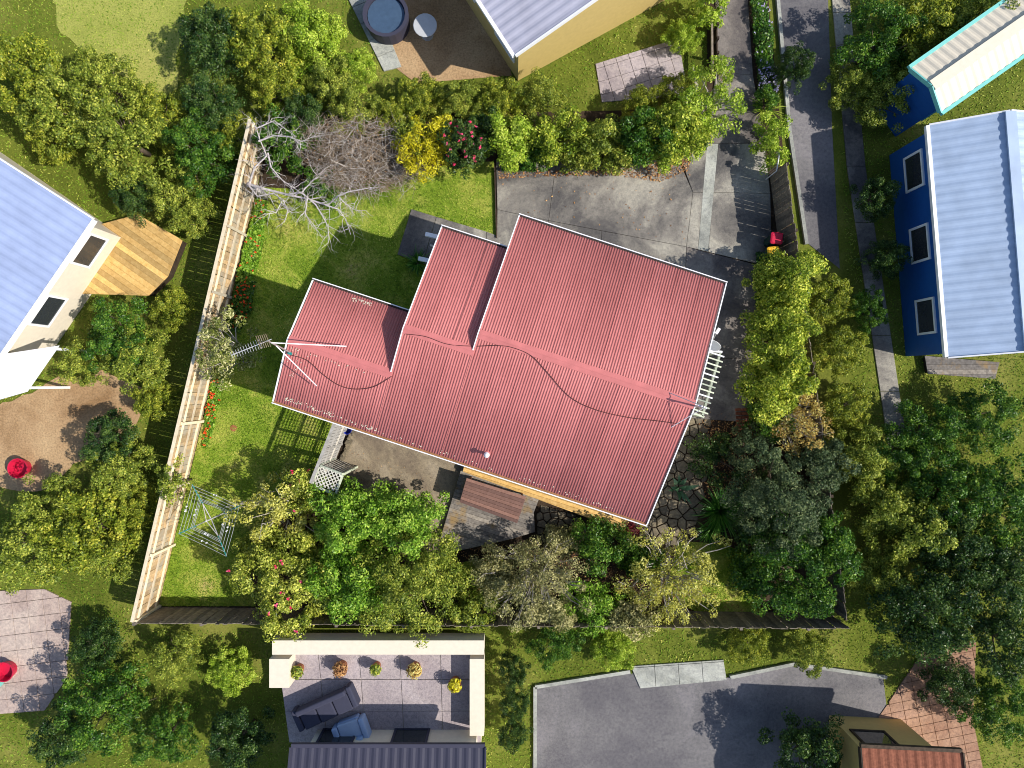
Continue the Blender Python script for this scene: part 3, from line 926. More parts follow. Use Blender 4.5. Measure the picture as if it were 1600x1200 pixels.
# ================================================================== DECK, WALKWAY, TABLE
def boards(name, polypx, z, ang, bw, mat, label, cat, thick=.035, gap=.006):
    poly = ccw(PX(polypx, z)); xs = [p[0] for p in poly]; ys = [p[1] for p in poly]
    root = empty(name, (sum(xs)/len(xs), sum(ys)/len(ys), 0), label, cat)
    nx, ny = -math.sin(ang), math.cos(ang)
    ds = [nx*x + ny*y for x, y in poly]; d = min(ds)
    while d < max(ds):
        q = clip(clip(poly, nx, ny, d + bw - gap), -nx, -ny, -d)
        if len(q) >= 3 and abs(area(q)) > .004:
            MB().prism(q, z - thick, z + random.uniform(-.004, .004), .004).build('board', mat, root)
        d += bw
    mb = MB()
    q = inset(poly, .05)
    if len(q) >= 3: mb.prism(q, 0.0, z - thick - .01); mb.build('frame', M['dark_wood'], root)
    return root
boards('deck', [(722,728),(689,838),(701,864),(800,842),(836,831),(834,801),(842,780),(800,745),(735,715)], .26, UA, .15, M['deck'],
       'weathered grey timber deck with an angled outer edge beside the patio', 'deck')
boards('walkway', [(723,737),(975,830),(992,800),(760,700),(732,700)], .42, UA, .13, M['deck_new'],
       'honey coloured timber walkway running under the long lower eave', 'walkway')
tz = 1.15
tp = [W(729,747,tz), W(822,776,tz), W(808,818,tz), W(718,785,tz)]
tb = empty('table', W(770,782,0.26), 'long reddish brown slatted outdoor table standing on the weathered deck', 'table')
ns = 8
for k in range(ns):
    a, b = k/ns, (k+.93)/ns
    q = [tp[0].lerp(tp[3], a), tp[1].lerp(tp[2], a), tp[1].lerp(tp[2], b), tp[0].lerp(tp[3], b)]
    MB().prism([tuple(p)[:2] for p in q], tz-.03, tz, .004).build('slat', M['brown_paint'], tb)
mb = MB(); q = inset([tuple(p)[:2] for p in tp], .05); mb.prism(q, tz-.07, tz-.034); mb.build('table_frame', M['brown_paint'], tb)
cx_ = sum(p.x for p in tp)/4; cy_ = sum(p.y for p in tp)/4
for p in tp:
    x, y = p.x + (cx_-p.x)*.12, p.y + (cy_-p.y)*.12
    MB().bar((x, y, .26), (x, y, tz-.07), .07, .07).build('leg', M['brown_paint'], tb)

# ================================================================== LATTICE SCREEN, ARBOUR
def lattice(mb, o, a, b, La, Lb, step, w, diag=False):
    """thin battens filling a La x Lb rectangle from corner o along unit vectors a and b"""
    nn = a.cross(b).normalized() * w * .3
    if not diag:
        k = step/2
        while k < La: mb.bar(o + a*k, o + a*k + b*Lb, w, .012); k += step
        k = step/2
        while k < Lb: mb.bar(o + b*k + nn*1.5, o + b*k + a*La + nn*1.5, w, .012); k += step
    else:
        for s in (1, -1):
            k = -Lb
            while k < La:
                pts = []
                for t0, t1 in ((max(0, -k), min(Lb, La - k)),):
                    if t1 > t0 + .02:
                        x0, x1 = k + t0, k + t1
                        if s == 1: mb.bar(o + a*x0 + b*t0, o + a*x1 + b*t1, w, .012)
                        else: mb.bar(o + a*(La-x0) + b*t0 + nn*1.5, o + a*(La-x1) + b*t1 + nn*1.5, w, .012)
                k += step
s0 = W(551, 650, 0); s1 = W(516.5, 737, 0)
hs = 2.45
sc = empty('lattice_screen', s0.lerp(s1, .5), 'tall silvery lattice screen between the lawn and the patio', 'screen')
a_ = (s1 - s0).normalized(); Ls = (s1 - s0).length; Z = Vector((0,0,1))
for k in range(3):
    p = s0 + a_*(Ls*k/2); MB().bar(p, p + Z*hs, .09, .09).build('post', M['grey_wood'], sc)
for z in (.12, .9, 1.62, hs + .02):
    MB().bar(s0 + Z*z - a_*.08, s1 + Z*z + a_*.08, .10 if z > 2 else .06, .06).build('rail', M['grey_wood'], sc)
mb = MB(); lattice(mb, s0 + Z*.15 + a_*.05, a_, Z, Ls-.1, hs-.2, .115, .030)
mb.build('lattice', M['grey_wood'], sc)
# arbour
za = 2.2
q0, q1, q2, q3 = W(499,727,za), W(536,741,za), W(524,773,za), W(488,757,za)
ab = empty('arbour', W(525,735,0), 'pale garden arbour with a diagonal lattice top and slatted gate beside the patio', 'arbour')
for p, q in ((q0,q1),(q1,q2),(q2,q3),(q3,q0)):
    d_ = (q-p).normalized()*.04
    MB().bar(p + d_, q - d_, .075, .06).build('beam', M['green_wood'], ab)
mb = MB(); av = (q1-q0).normalized(); bv = (q3-q0); bv = (bv - av*bv.dot(av)).normalized()
lattice(mb, q0 + av*.03 + Z*.03, av, bv, (q1-q0).length-.06, (q3-q0).length-.06, .15, .036, True)
mb.build('lattice', M['offwhite'], ab)
for p in (q0, q1, q2, q3): MB().bar((p.x, p.y, 0), (p.x, p.y, za-.03), .08, .08).build('post', M['green_wood'], ab)
for k in range(10):
    p = q0.lerp(q1, (k+.5)/10)
    MB().bar((p.x, p.y, .08), (p.x, p.y, za-.1), .055, .03).build('slat', M['grey_wood'], ab)
o = MB().lathe(tuple(W(545, 671, 0.05)), [(.13,0),(.16,.28),(.17,.3),(.15,.29),(.12,.04)], 14).build('bucket', M['blue_plastic'], base=W(545,671,.05))
tag(o, 'deep blue plastic bucket tucked under the eave beside the lattice screen', 'bucket')
er = bpy.data.objects.new('stone_edging', None); COL.objects.link(er); er.location = W(540,690,0)
tag(er, 'ragged row of small edging stones along the patio beside the lattice screen', 'edging')
for k in range(15):
    t = k/14; p = W(553 - 18*t + random.uniform(-3,3), 668 + 48*t, 0); r = random.uniform(.07, .13)
    n = 6; poly = [(p.x + r*random.uniform(.7,1.2)*math.cos(j*1.047), p.y + r*random.uniform(.7,1.2)*math.sin(j*1.047)) for j in range(n)]
    MB().prism(poly, -.02, random.uniform(.07,.14), .02).build('stone', M['stone'], er)

# ================================================================== CLOTHESLINE
zc = 1.95
cor = [W(300,757,zc), W(375,790,zc), W(354,870,zc), W(279,834,zc)]
ct = W(327,812,zc)
cl = empty('clothesline', (ct.x, ct.y, 0), 'teal rotary clothesline with white pegs standing on the lawn by the pale fence', 'clothesline')
MB().tube([(ct.x, ct.y, 0), (ct.x, ct.y, 1.5)], .03, 8).build('pole', M['steel'], cl)
MB().tube([(ct.x, ct.y, 1.4), (ct.x, ct.y, 2.2)], .022, 8).build('pole', M['white'], cl)
for p in cor:
    e = Vector((ct.x, ct.y, 1.8)); m_ = e.lerp(p, .45)
    MB().tube([tuple(m_), tuple(p)], .020, 6).build('arm', M['teal'], cl)
    MB().tube([tuple(e), tuple(m_)], .018, 6).build('inner_arm', M['steel'], cl)
    MB().tube([(ct.x, ct.y, 2.18), tuple(e.lerp(p, .42) + Z*.02)], .014, 6).build('strut', M['grey_wood'], cl)
for k, t in enumerate((.98, .86, .74, .62, .57, .52)):
    for i in range(4):
        a, b = (Vector((ct.x, ct.y, 1.84)).lerp(q, t) + Z*.02 for q in (cor[i], cor[(i+1) % 4]))
        mid = a.lerp(b, .5) - Z*.03
        MB().tube([tuple(a), tuple(mid), tuple(b)], .0065, 4).build('line', M['line'], cl)
        if (k + i) % 3 == 0:
            mb = MB()
            for j in range(random.randint(2, 4)):
                p = mid + (b-a).normalized()*random.uniform(-.12, .12)
                mb.box(p + Z*.0, (.03,.045,.09), random.uniform(0, 3))
            o = mb.build('pegs', M['peg'], cl)
dc = W(365, 669, .005)
o = MB().lathe(tuple(dc), [(.13,0),(.13,.015),(.1,.02)], 14).build('drain_cover', M['terracotta'], base=dc)
tag(o, 'small round drain cover set in the sunny left lawn', 'drain cover')

# ================================================================== FENCES
def paling_mesh(w, h, t=.018):
    mb = MB(); mb.box((0,0,h/2), (w,t,h)); return mb
def fence(name, p0, p1, h, mat, railmat, label, side, seed, pw=.148, gap=.006, nrail=3, post_step=2.4, cap=False, ragged=.0):
    """palings stand on the far side, rails and posts on the plot side (side = unit vector)"""
    rnd = random.Random(seed)
    p0 = Vector(p0); p1 = Vector(p1)
    root = empty(name, p0.lerp(p1, .5), label, 'fence')
    ro_ = origin(root); d = p1 - p0; L = d.length; d.normalize(); ang = math.atan2(d.y, d.x)
    mesh = MB().box((0,0,h/2), (pw,.018,h)).mesh('paling', mat)
    n = int(L/(pw+gap))
    for k in range(n):
        p = p0 + d*((k+.5)*(pw+gap)) + d.to_3d().cross(Z)*0
        o = link('paling', mesh, root, p - ro_ + Vector((0,0,rnd.uniform(-.02,.0) - ragged*rnd.random())), (rnd.uniform(-.012,.012), rnd.uniform(-.01,.01)*(1+ragged*20), ang + rnd.uniform(-.03,.03)))
    k = 0.0; lastp = None
    while k <= L + .01:
        p = p0 + d*k + side*.07
        MB().box(p + Z*(h*.47), (.1,.09,h*.95), ang).build('post', M['fence_dark'] if cap is None else railmat, root)
        k += post_step
    for j in range(nrail):
        z = h*(.17 + .33*j) if nrail == 3 else h*(.22+.5*j)
        MB().bar(p0 + side*.035 + Z*z, p1 + side*.035 + Z*z, .045, .085).build('rail', railmat, root)
    if cap:
        MB().bar(p0 + Z*(h+.018), p1 + Z*(h+.018), .11, .03).build('cap_rail', railmat, root)
    return root
FL0, FL1 = W(247.5,946,0), W(419,215,0)
fd = (FL1-FL0).normalized(); sideL = Vector((fd.y, -fd.x, 0))
fence('paling_fence', FL0, FL1, 1.8, M['fence'], M['fence_rail'], 'sunlit pale pine paling fence along the left boundary', sideL, 1, cap=True)
FB0, FB1 = W(246,949,0), W(1296,957,0)
fence('paling_fence', FB0, FB1, 1.75, M['fence_dark'], M['fence_dark'], 'long shaded silvery paling fence along the bottom boundary', Vector((0,-1,0)), 2, cap=False, ragged=.02)
FR0, FR1 = W(1203,275,0), W(1293,950,0)
fence('paling_fence', FR0, FR1, 1.6, M['fence_dark'], M['dark_wood'], 'dark paling fence on the right boundary behind the wheelie bins', Vector((1,-.1,0)).normalized(), 3, ragged=.05)

# edge board between lawn and driveway
o = MB().bar(W(773,262,.03), W(776,372,.03), .04, .2).build('edge_board', M['dark_wood'], base=W(774,317,0))
tag(o, 'dark timber edge board between the lawn and the concrete driveway', 'edging')
# low post and rail retaining wall beside the lane
rw = empty('retaining_wall', W(1113, 70, 0), 'dark low timber retaining wall with a rail on the left of the narrow lane', 'retaining wall')
for k in range(5): MB().bar(W(1113, 30+k*22, 0), W(1113, 30+k*22, 0) + Z*.75, .09, .09).build('post', M['dark_wood'], rw)
MB().bar(W(1112, 26, .75), W(1113, 122, .75), .07, .1).build('rail', M['fence_dark'], rw)
for k in range(2): MB().bar(W(1115, 26, .0) + Z*(.12+.2*k), W(1116, 122, .0) + Z*(.12+.2*k), .04, .18).build('plank', M['dark_wood'], rw)
# small white gate at the end of the right fence
ga = W(1196, 281, 0); gb = ga + Vector((.12, .75, 0))
gt = empty('wire_gate', ga, 'small white tube gate leaning at the top end of the dark right fence', 'gate')
for p, q in ((ga, ga+Z*1.1), (gb, gb+Z*1.1)): MB().tube([tuple(p), tuple(q)], .022, 6).build('upright', M['white'], gt)
MB().tube([tuple(ga+Z*1.1), tuple(gb+Z*1.1)], .022, 6).build('top_tube', M['white'], gt)
for k in range(6):
    p = ga.lerp(gb, (k+1)/7); MB().tube([tuple(p+Z*.1), tuple(p+Z*1.08)], .008, 5).build('bar', M['pale_grey'], gt)

# ================================================================== WHEELIE BINS
def wheelie(px, py, z, rz, lidmat, label):
    p = W(px, py, z); p.z = 0.05
    root = empty('wheelie_bin', p, label, 'bin', 'wheelie bins by the dark fence')
    def T(mb, name, mat, par=root): 
        me = mb.mesh(name, mat); return link(name, me, par)
    rot = Matrix.Rotation(rz, 3, 'Z')
    def prof(mb, layers):
        P = []; Fc = []
        for z_, sx, sy, oy in layers:
            r = .05
            for x, y in ((-sx+r,-sy),(sx-r,-sy),(sx,-sy+r),(sx,sy-r),(sx-r,sy),(-sx+r,sy),(-sx,sy-r),(-sx,-sy+r)):
                P.append(rot @ Vector((x, y+oy, z_)))
        n = 8
        for i in range(len(layers)-1):
            for k in range(n): Fc.append((i*n+k, i*n+(k+1)%n, (i+1)*n+(k+1)%n, (i+1)*n+k))
        Fc += [tuple(range(n-1,-1,-1)), tuple((len(layers)-1)*n+k for k in range(n))]
        return mb.add(P, Fc)
    T(prof(MB(), [(.06,.17,.2,.02),(.88,.235,.25,0),(.90,.26,.275,0),(.95,.26,.275,0)]), 'body', M['bin'])
    lid = T(prof(MB(), [(.955,.255,.265,0),(.985,.25,.26,0),(1.01,.2,.2,0)]), 'lid', lidmat)
    mb = MB()
    for dx in (-.1, .1): mb.box(rot @ Vector((dx, -.02, 1.014)), (.018,.3,.012), rz)
    mb.box(rot @ Vector((0, .1, 1.014)), (.12,.09,.012), rz)
    T(mb, 'lid_rib', lidmat, lid)
    mb = MB(); mb.tube([tuple(rot @ Vector((-.2,.3,.93))), tuple(rot @ Vector((.2,.3,.93)))], .018, 6); T(mb, 'handle', M['bin'])
    for s in (-1, 1):
        mb = MB(); mb.tube([tuple(rot @ Vector((s*.21,.2,.1))), tuple(rot @ Vector((s*.255,.2,.1)))], .1, 12); T(mb, 'wheel', M['cable'])
    root.scale = (.84, .84, .95)
    return root
wheelie(1214, 372, 1.0, R(-96), M['lid_red'], 'dark wheelie bin with a bright red lid standing by the dark fence')
wheelie(1209, 394, 1.0, R(-84), M['lid_yellow'], 'wheelie bin with a yellow lid half hidden by the golden hedge')

# brick edging in the shade
be = empty('brick_edging', W(1160, 655, 0), 'short flight of shaded old bricks at the end of the driveway', 'bricks')
for i in range(6):
    for j in range(3):
        p = W(1152 + j*8.5 + i*.5, 640 + i*6, 0)
        MB().box((p.x, p.y, .06 + random.uniform(-.01,.01)), (.19,.1,.1), random.uniform(-.15,.15)).build('brick', M['brick'], be)

# ================================================================== PLANTING ON THE PLOT
# --- bottom row, left to right
tree('shrub_tree', 432, 800, 72, 3.0, 'sparse yellow leaved shrub with grey twigs beside the clothesline', 'tree', 'pale', 60, 85, .26, .085, 31, .8, gap=.12, twigs=60, bark='bark_pale', fill=.45, n_limb=13, mid=.42)
tree('camellia', 472, 768, 44, 2.6, 'small red flowered camellia nearest the arbour', 'tree', 'camellia', 65, 110, .26, .085, 32, .8, flowers=('pink', 7, .075))
tree('camellia', 438, 900, 76, 3.2, 'large rounded pink flowered camellia by the bottom fence', 'tree', 'camellia', 190, 120, .27, .085, 33, 1.05, flowers=('pink', 10, .08), mid=.5)
tree('leafy_tree', 545, 812, 62, 3.6, 'bright green bushy tree overhanging the arbour end of the patio', 'tree', 'bright', 130, 120, .29, .088, 34, .8)
tree('leafy_tree', 622, 812, 58, 3.6, 'bright green bushy tree overhanging the deck end of the patio', 'tree', 'bright', 125, 120, .29, .088, 35, .8, mid=.5)
tree('leafy_tree', 535, 910, 68, 3.3, 'green bushy tree between the pink camellia and the bottom fence', 'tree', 'bright', 135, 120, .29, .088, 36, .9, mid=.38)
tree('mossy_tree', 648, 905, 82, 3.6, 'broad olive yellow tree in the middle of the bottom row', 'tree', 'moss', 190, 120, .29, .075, 37, .95)
tree('lichen_tree', 838, 905, 92, 3.2, 'grey green lichen covered tree below the deck', 'tree', 'grey', 140, 100, .27, .065, 38, .85, gap=.1, twigs=140, bark='bark_pale', fill=.4, n_limb=15)
tree('glossy_shrub', 938, 850, 46, 2.2, 'dark glossy round shrub under the lower right eave', 'shrub', 'deep', 60, 120, .26, .08, 39, .75, mid=.55)
tree('green_shrub', 925, 950, 52, 2.0, 'low fresh green shrub between two pale trees by the bottom fence', 'shrub', 'bright', 60, 110, .26, .08, 40, .7, mid=.4)
tree('pale_tree', 1052, 912, 92, 3.0, 'airy pale yellow leaved tree right of the bottom row', 'tree', 'pale', 140, 80, .25, .07, 41, .8, gap=.1, twigs=120, bark='bark_pale', fill=.4, n_limb=15, mid=.4)
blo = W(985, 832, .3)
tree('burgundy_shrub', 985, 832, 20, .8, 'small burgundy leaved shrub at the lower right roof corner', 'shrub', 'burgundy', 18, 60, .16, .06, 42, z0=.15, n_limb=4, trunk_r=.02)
for i, (x, y, r, lm, q, h, lab) in enumerate(((405,856,34,'moss',1.0,1.7,'low mossy bush filling the gap above the pink camellia'), (598,948,40,'moss',.8,2.2,'olive bush between the green bushy tree and the bottom fence'),
        (735,955,44,'moss',.7,2.0,'low olive bush right of the broad olive yellow tree at the fence'), (775,900,36,'grey',.9,2.0,'small grey green shrub left of the lichen covered tree'),
        (862,958,46,'grey',.6,2.2,'grey green bush behind the lichen covered tree at the fence'), (990,965,44,'grey',.55,2.0,'grey bush at the fence below the airy pale tree'),
        (1000,880,34,'deep',.8,1.4,'green low shrub between the glossy shrub and the airy pale tree'), (880,845,26,'grey',.8,1.2,'tiny grey shrub at the edge of the small stone paving'))):
    tree('bottom_shrub', x, y, r, h, lab, 'shrub', lm, 55, 100, .24, .085, 130+i, q)
# --- right side
tree('dense_tree', 1234, 778, 76, 4.2, 'dense bluish dark green tree on the right boundary', 'tree', 'bluish', 150, 130, .26, .075, 43, 1.05)
tree('dense_tree', 1244, 900, 78, 3.8, 'dark glossy green tree filling the bottom right corner', 'tree', 'deep', 140, 120, .28, .085, 44, 1.0, mid=.4)
tree('dark_shrub', 1118, 712, 40, 1.2, 'dark low shrub speckled with pale leaves beside the stone path', 'shrub', 'dark', 45, 110, .22, .07, 45, 1.0)
tree('conifer_shrub', 1172, 705, 34, 1.8, 'small soft green conifer shrub behind the dark low shrub', 'shrub', 'bluish', 45, 110, .2, .06, 46, 1.1, mid=.5)
tree('green_shrub', 1190, 830, 40, 1.8, 'deep green shrub between the flax clump and the bluish tree', 'shrub', 'dark', 45, 110, .24, .08, 47, 1.2)
tree('dry_shrub', 1250, 660, 50, 3.0, 'tan dry shrub with upright pale shoots on the right boundary', 'shrub', 'tan', 55, 90, .22, .07, 48, 1.1, twigs=70, bark='bark_pale', gap=.1, fill=.4)
tree('green_shrub', 1205, 655, 34, 2.0, 'small green shrub below the golden hedge', 'shrub', 'deep', 40, 110, .24, .08, 49, 1.0)
# golden hedge: five bushes grown together
for i, (x, y, r, q) in enumerate(((1225,434,42,1.05),(1221,490,46,1.05),(1218,546,50,1.05),(1211,602,47,1.0))):
    tree('golden_hedge', x, y, r, 3.3, ('top bush of the golden hedge, next to the wheelie bins', 'second bush of the golden hedge counting from the bins',
         'third bush of the golden hedge counting from the bins', 'lowest bush of the golden hedge, above the dry shrub')[i], 'hedge', 'hedge',
         100, 120, .26, .085, 60+i, q, group='bushes of the golden hedge along the drive', mid=.47)
low_patch('ground_cover', [(1180,395),(1205,395),(1200,470),(1178,480)], 1400, .35, .09, 'deep', 'narrow strip of dark green leaves between driveway and golden hedge', 'ground cover', 70)
blades('flax', *tuple(W(1124,798,0))[:2], 0, 330, 1.3, .05, 'flax', 'large clump of dark green strap leaves below the stone path', 'plant', 71)
blades('flax', *tuple(W(653,412,0))[:2], 0, 90, .65, .045, 'flax', 'small dark strap leaved clump beside the porch path', 'plant', 72)
blades('flax', *tuple(W(1106,828,0))[:2], 0, 140, .8, .04, 'flax', 'smaller clump of dark green strap leaves at the corner of the lower lawn', 'plant', 171)
blades('bromeliad', *tuple(W(1062,765,0))[:2], 0, 12, .95, .17, 'sage', 'spiky plant with a few broad pale leaves beside the right gable', 'plant', 73, .8)
blades('grass_clump', *tuple(W(1194,172,0))[:2], 0, 120, .75, .03, 'lime', 'lime green arching grass clump on the right of the narrow lane', 'plant', 74)
for i, (x, y, r, lm, q, h, lab) in enumerate(((1198,768,32,'dark',1.0,1.6,'dark shrub between flax clump and bluish tree'), (1290,720,30,'bluish',1.2,3.0,'bluish bush against the right fence beside the bluish tree'),
        (1180,900,36,'deep',1.0,1.8,'green bush left of the bottom right corner tree'), (1300,850,30,'deep',1.4,2.8,'deep green bush against the right fence above the corner tree'))):
    tree('side_shrub', x, y, r, h, lab, 'shrub', lm, 55, 110, .24, .085, 150+i, q)
# --- top row
for i, (x, y, r, lm, q, h, lab) in enumerate(((835,232,30,'deep',.9,1.4,'low deep green shrub in front of the golden second shrub of the top hedge'), (905,240,34,'moss',.7,1.3,'low olive shrub at the driveway edge of the top hedge'),
        (970,238,34,'moss',.7,1.4,'low mossy shrub near the driveway joint in the top hedge'), (1040,232,34,'lime',.8,1.6,'lime shrub in front of the lane end of the top hedge'),
        (1085,190,38,'lime',1.0,2.4,'lime shrub joining the top hedge to the overhanging shrub'), (640,205,26,'moss',1.1,1.6,'mossy bush between dead thicket and golden shrub'))):
    tree('front_shrub', x, y, r, h, lab, 'shrub', lm, 55, 100, .22, .08, 170+i, q)
tree('golden_shrub', 668, 226, 44, 2.4, 'bright golden green shrub left of the red flowered camellia', 'shrub', 'gold', 60, 80, .24, .11, 80, .95, aspect=.3)
tree('camellia', 722, 222, 34, 2.6, 'dark camellia dotted with red flowers at the top of the lawn', 'tree', 'dark', 60, 120, .22, .08, 81, 1.1, flowers=('pink', 40, .07), mid=.55)
for i, (x, y, r, lm, q, h) in enumerate(((800,215,40,'lime',.9,2.4),(868,212,46,'hedge',.75,2.4),(935,220,46,'moss',.75,2.2),(1005,212,50,'deep',.75,2.4),(1062,200,48,'hedge',.85,2.8))):
    tree('border_shrub', x, y, r, h, ('lime leafed shrub just right of the lawn edge in the top hedge', 'golden green shrub second in the top hedge above the driveway',
         'olive shrub in the middle of the top hedge above the driveway', 'deep green shrub in the top hedge near the lane',
         'golden green shrub at the lane end of the top hedge')[i], 'shrub', lm, 75, 110, .26, .085, 82+i, q, group='shrubs in the hedge above the driveway')
tree('overhanging_shrub', 1112, 150, 52, 2.6, 'yellow green twiggy shrub leaning over the lane', 'shrub', 'lime', 80, 85, .24, .08, 90, 1.0, gap=.1, twigs=60, bark='bark_pale')
tree('lime_shrub', 1108, 12, 26, 2.0, 'lime bush at the very top left of the lane', 'shrub', 'lime', 35, 90, .2, .08, 91, 1.2)
low_patch('strap_plants', [(778,245),(830,250),(838,268),(785,270)], 900, .4, .16, 'flax', 'low dark strap leaves at the lawn end of the top hedge', 'plant', 92, aspect=.2)
tree('dark_shrub', 445, 222, 48, 1.9, 'green bush beneath the bare white tree in the top left corner', 'shrub', 'deep', 60, 110, .26, .085, 93, 1.0)
tree('green_shrub', 500, 290, 30, 1.0, 'small green bush under the tips of the bare white tree', 'shrub', 'deep', 30, 100, .2, .08, 94, .8, mid=.55)
tree('dark_shrub', 757, 205, 26, 2.0, 'dark shrub right of the red flowered camellia', 'shrub', 'dark', 35, 110, .2, .08, 95, 1.4)
# --- left side
tree('silver_tree', 352, 545, 44, 3.6, 'silver tipped tree leaning over the pale fence by the antenna', 'tree', 'silver', 60, 75, .24, .10, 96, 1.25, aspect=.4, gap=.05, bark='bark_pale', twigs=20)
tree('fence_climber', 272, 757, 20, 2.2, 'small green climber spilling over the pale fence', 'climber', 'moss', 26, 90, .2, .08, 97, 1.9, z0=1.2, n_limb=5, trunk_r=.03)
low_patch('flower_bed', [(403,310),(420,315),(410,400),(393,445),(372,440),(385,385)], 3000, .32, .10, 'bright', 'lush green creeper with a few orange flowers along the upper pale fence', 'plant', 98, ('red', 22, .06))
low_patch('flower_bed', [(372,440),(400,440),(395,485),(375,520),(356,515),(362,480)], 1700, .3, .09, 'deep', 'shaded creeper thick with red flowers beside the pale fence', 'plant', 99, ('red', 48, .06))
low_patch('flower_bed', [(330,595),(352,592),(338,660),(325,700),(316,700)], 1500, .25, .085, 'bright', 'strip of orange red flowers at the foot of the lower pale fence', 'plant', 100, ('red', 50, .065))
# --- right of the lane
low_patch('border_plants', [(1166,-40),(1192,-40),(1208,110),(1180,115)], 3500, .55, .085, 'deep', 'green border plants with scattered lilac flowers at the top of the lane', 'plant', 101, ('lilac', 34, .05))
low_patch('border_plants', [(1180,112),(1208,110),(1212,150),(1182,152)], 1500, .5, .075, 'dark', 'patch thick with lilac blue flowers halfway down the lane', 'plant', 102, ('lilac', 120, .055))
tree('lane_shrub', 1208, 218, 26, 1.6, 'lime green feathery shrub above the small white gate', 'shrub', 'lime', 45, 100, .2, .075, 103, 1.8)
tree('lane_shrub', 1200, 158, 15, 1.2, 'small dark green shrub between lilac flowers and grass clump', 'shrub', 'deep', 22, 100, .18, .07, 104, 1.0)

# bare white tree (limbs traced where they hang, each at its own height)
def bare_tree():
    root = empty('bare_tree', W(388, 288, 0), 'leafless white branched tree spreading over the top left lawn', 'tree')
    rnd = random.Random(4); mb = MB(); br = MB()
    def path(pts, z0, z1):
        return [W(x, y, z0 + (z1-z0)*i/(len(pts)-1)) for i, (x, y) in enumerate(pts)]
    def grow(p, d, L, r, depth):
        pts = [p]; q = p; rr = [r]
        for k in range(4):
            d = (d + Vector((rnd.gauss(0,.32), rnd.gauss(0,.32), rnd.gauss(0.03,.18)))).normalized()
            q = q + d*(L/4); pts.append(q); rr.append(r*(1 - .2*(k+1)))
        br.tube([tuple(x) for x in pts], rr, 4, False)
        if depth > 0:
            for k in (1, 2, 3, 4):
                if rnd.random() < .72:
                    s = Vector((rnd.gauss(0,1), rnd.gauss(0,1), rnd.gauss(.1,.35))).normalized()
                    grow(pts[k], (d + s*.95).normalized(), L*rnd.uniform(.45,.75), rr[k]*.68, depth-1)
    mains = [([(388,288),(415,296),(445,304),(480,310),(512,320),(530,305),(545,300),(580,296)], 1.6, 2.7, .075),
             ([(445,304),(470,300),(492,318),(505,338),(512,352),(515,378)], 2.0, 2.5, .05),
             ([(512,320),(528,330),(540,345),(546,365)], 2.4, 2.4, .04),
             ([(530,305),(540,318),(552,326),(566,332)], 2.5, 2.5, .032),
             ([(388,288),(396,262),(418,240),(404,214),(398,196)], 1.6, 3.0, .06),
             ([(404,222),(430,208),(450,214),(470,222),(485,215)], 2.6, 3.0, .045),
             ([(400,200),(425,190),(445,202),(462,214)], 2.9, 3.1, .035),
             ([(418,240),(424,262),(440,282),(470,300)], 2.2, 2.4, .045),
             ([(388,288),(402,304),(428,302),(444,312),(432,330),(412,336)], 1.6, 2.2, .05),
             ([(470,300),(484,286),(500,270)], 2.3, 2.7, .03),
             ([(480,310),(476,335),(488,350),(500,366)], 2.3, 2.3, .03),
             ([(444,312),(450,330),(446,348)], 2.2, 2.1, .028)]
    for pts, z0, z1, r in mains:
        P = path(pts, z0, z1); n = len(P)
        r *= .74; mb.tube([tuple(p + Vector((rnd.gauss(0,.03), rnd.gauss(0,.03), 0))) for p in P], [r*(1 - .72*i/(n-1)) for i in range(n)], 6, False)
        for i in range(1, n):
            for k in range(4):
                d = (P[i] - P[i-1]).normalized() + Vector((rnd.gauss(0,.9), rnd.gauss(0,.9), rnd.gauss(.1,.3)))
                grow(P[i-1].lerp(P[i], rnd.random()), d.normalized(), rnd.uniform(.35,.8), max(.011, r*(1 - .7*i/n)*.36), 2 if k == 0 else 1)
    b = W(388, 288, 1.6)
    mb.tube([(b.x+.05, b.y, -.05), (b.x+.02, b.y+.03, .8), tuple(b)], [.14,.11,.085], 8)
    mb.build('trunk', M['bone'], root, True)
    br.build('branches', M['bone'], root, True)
bare_tree()
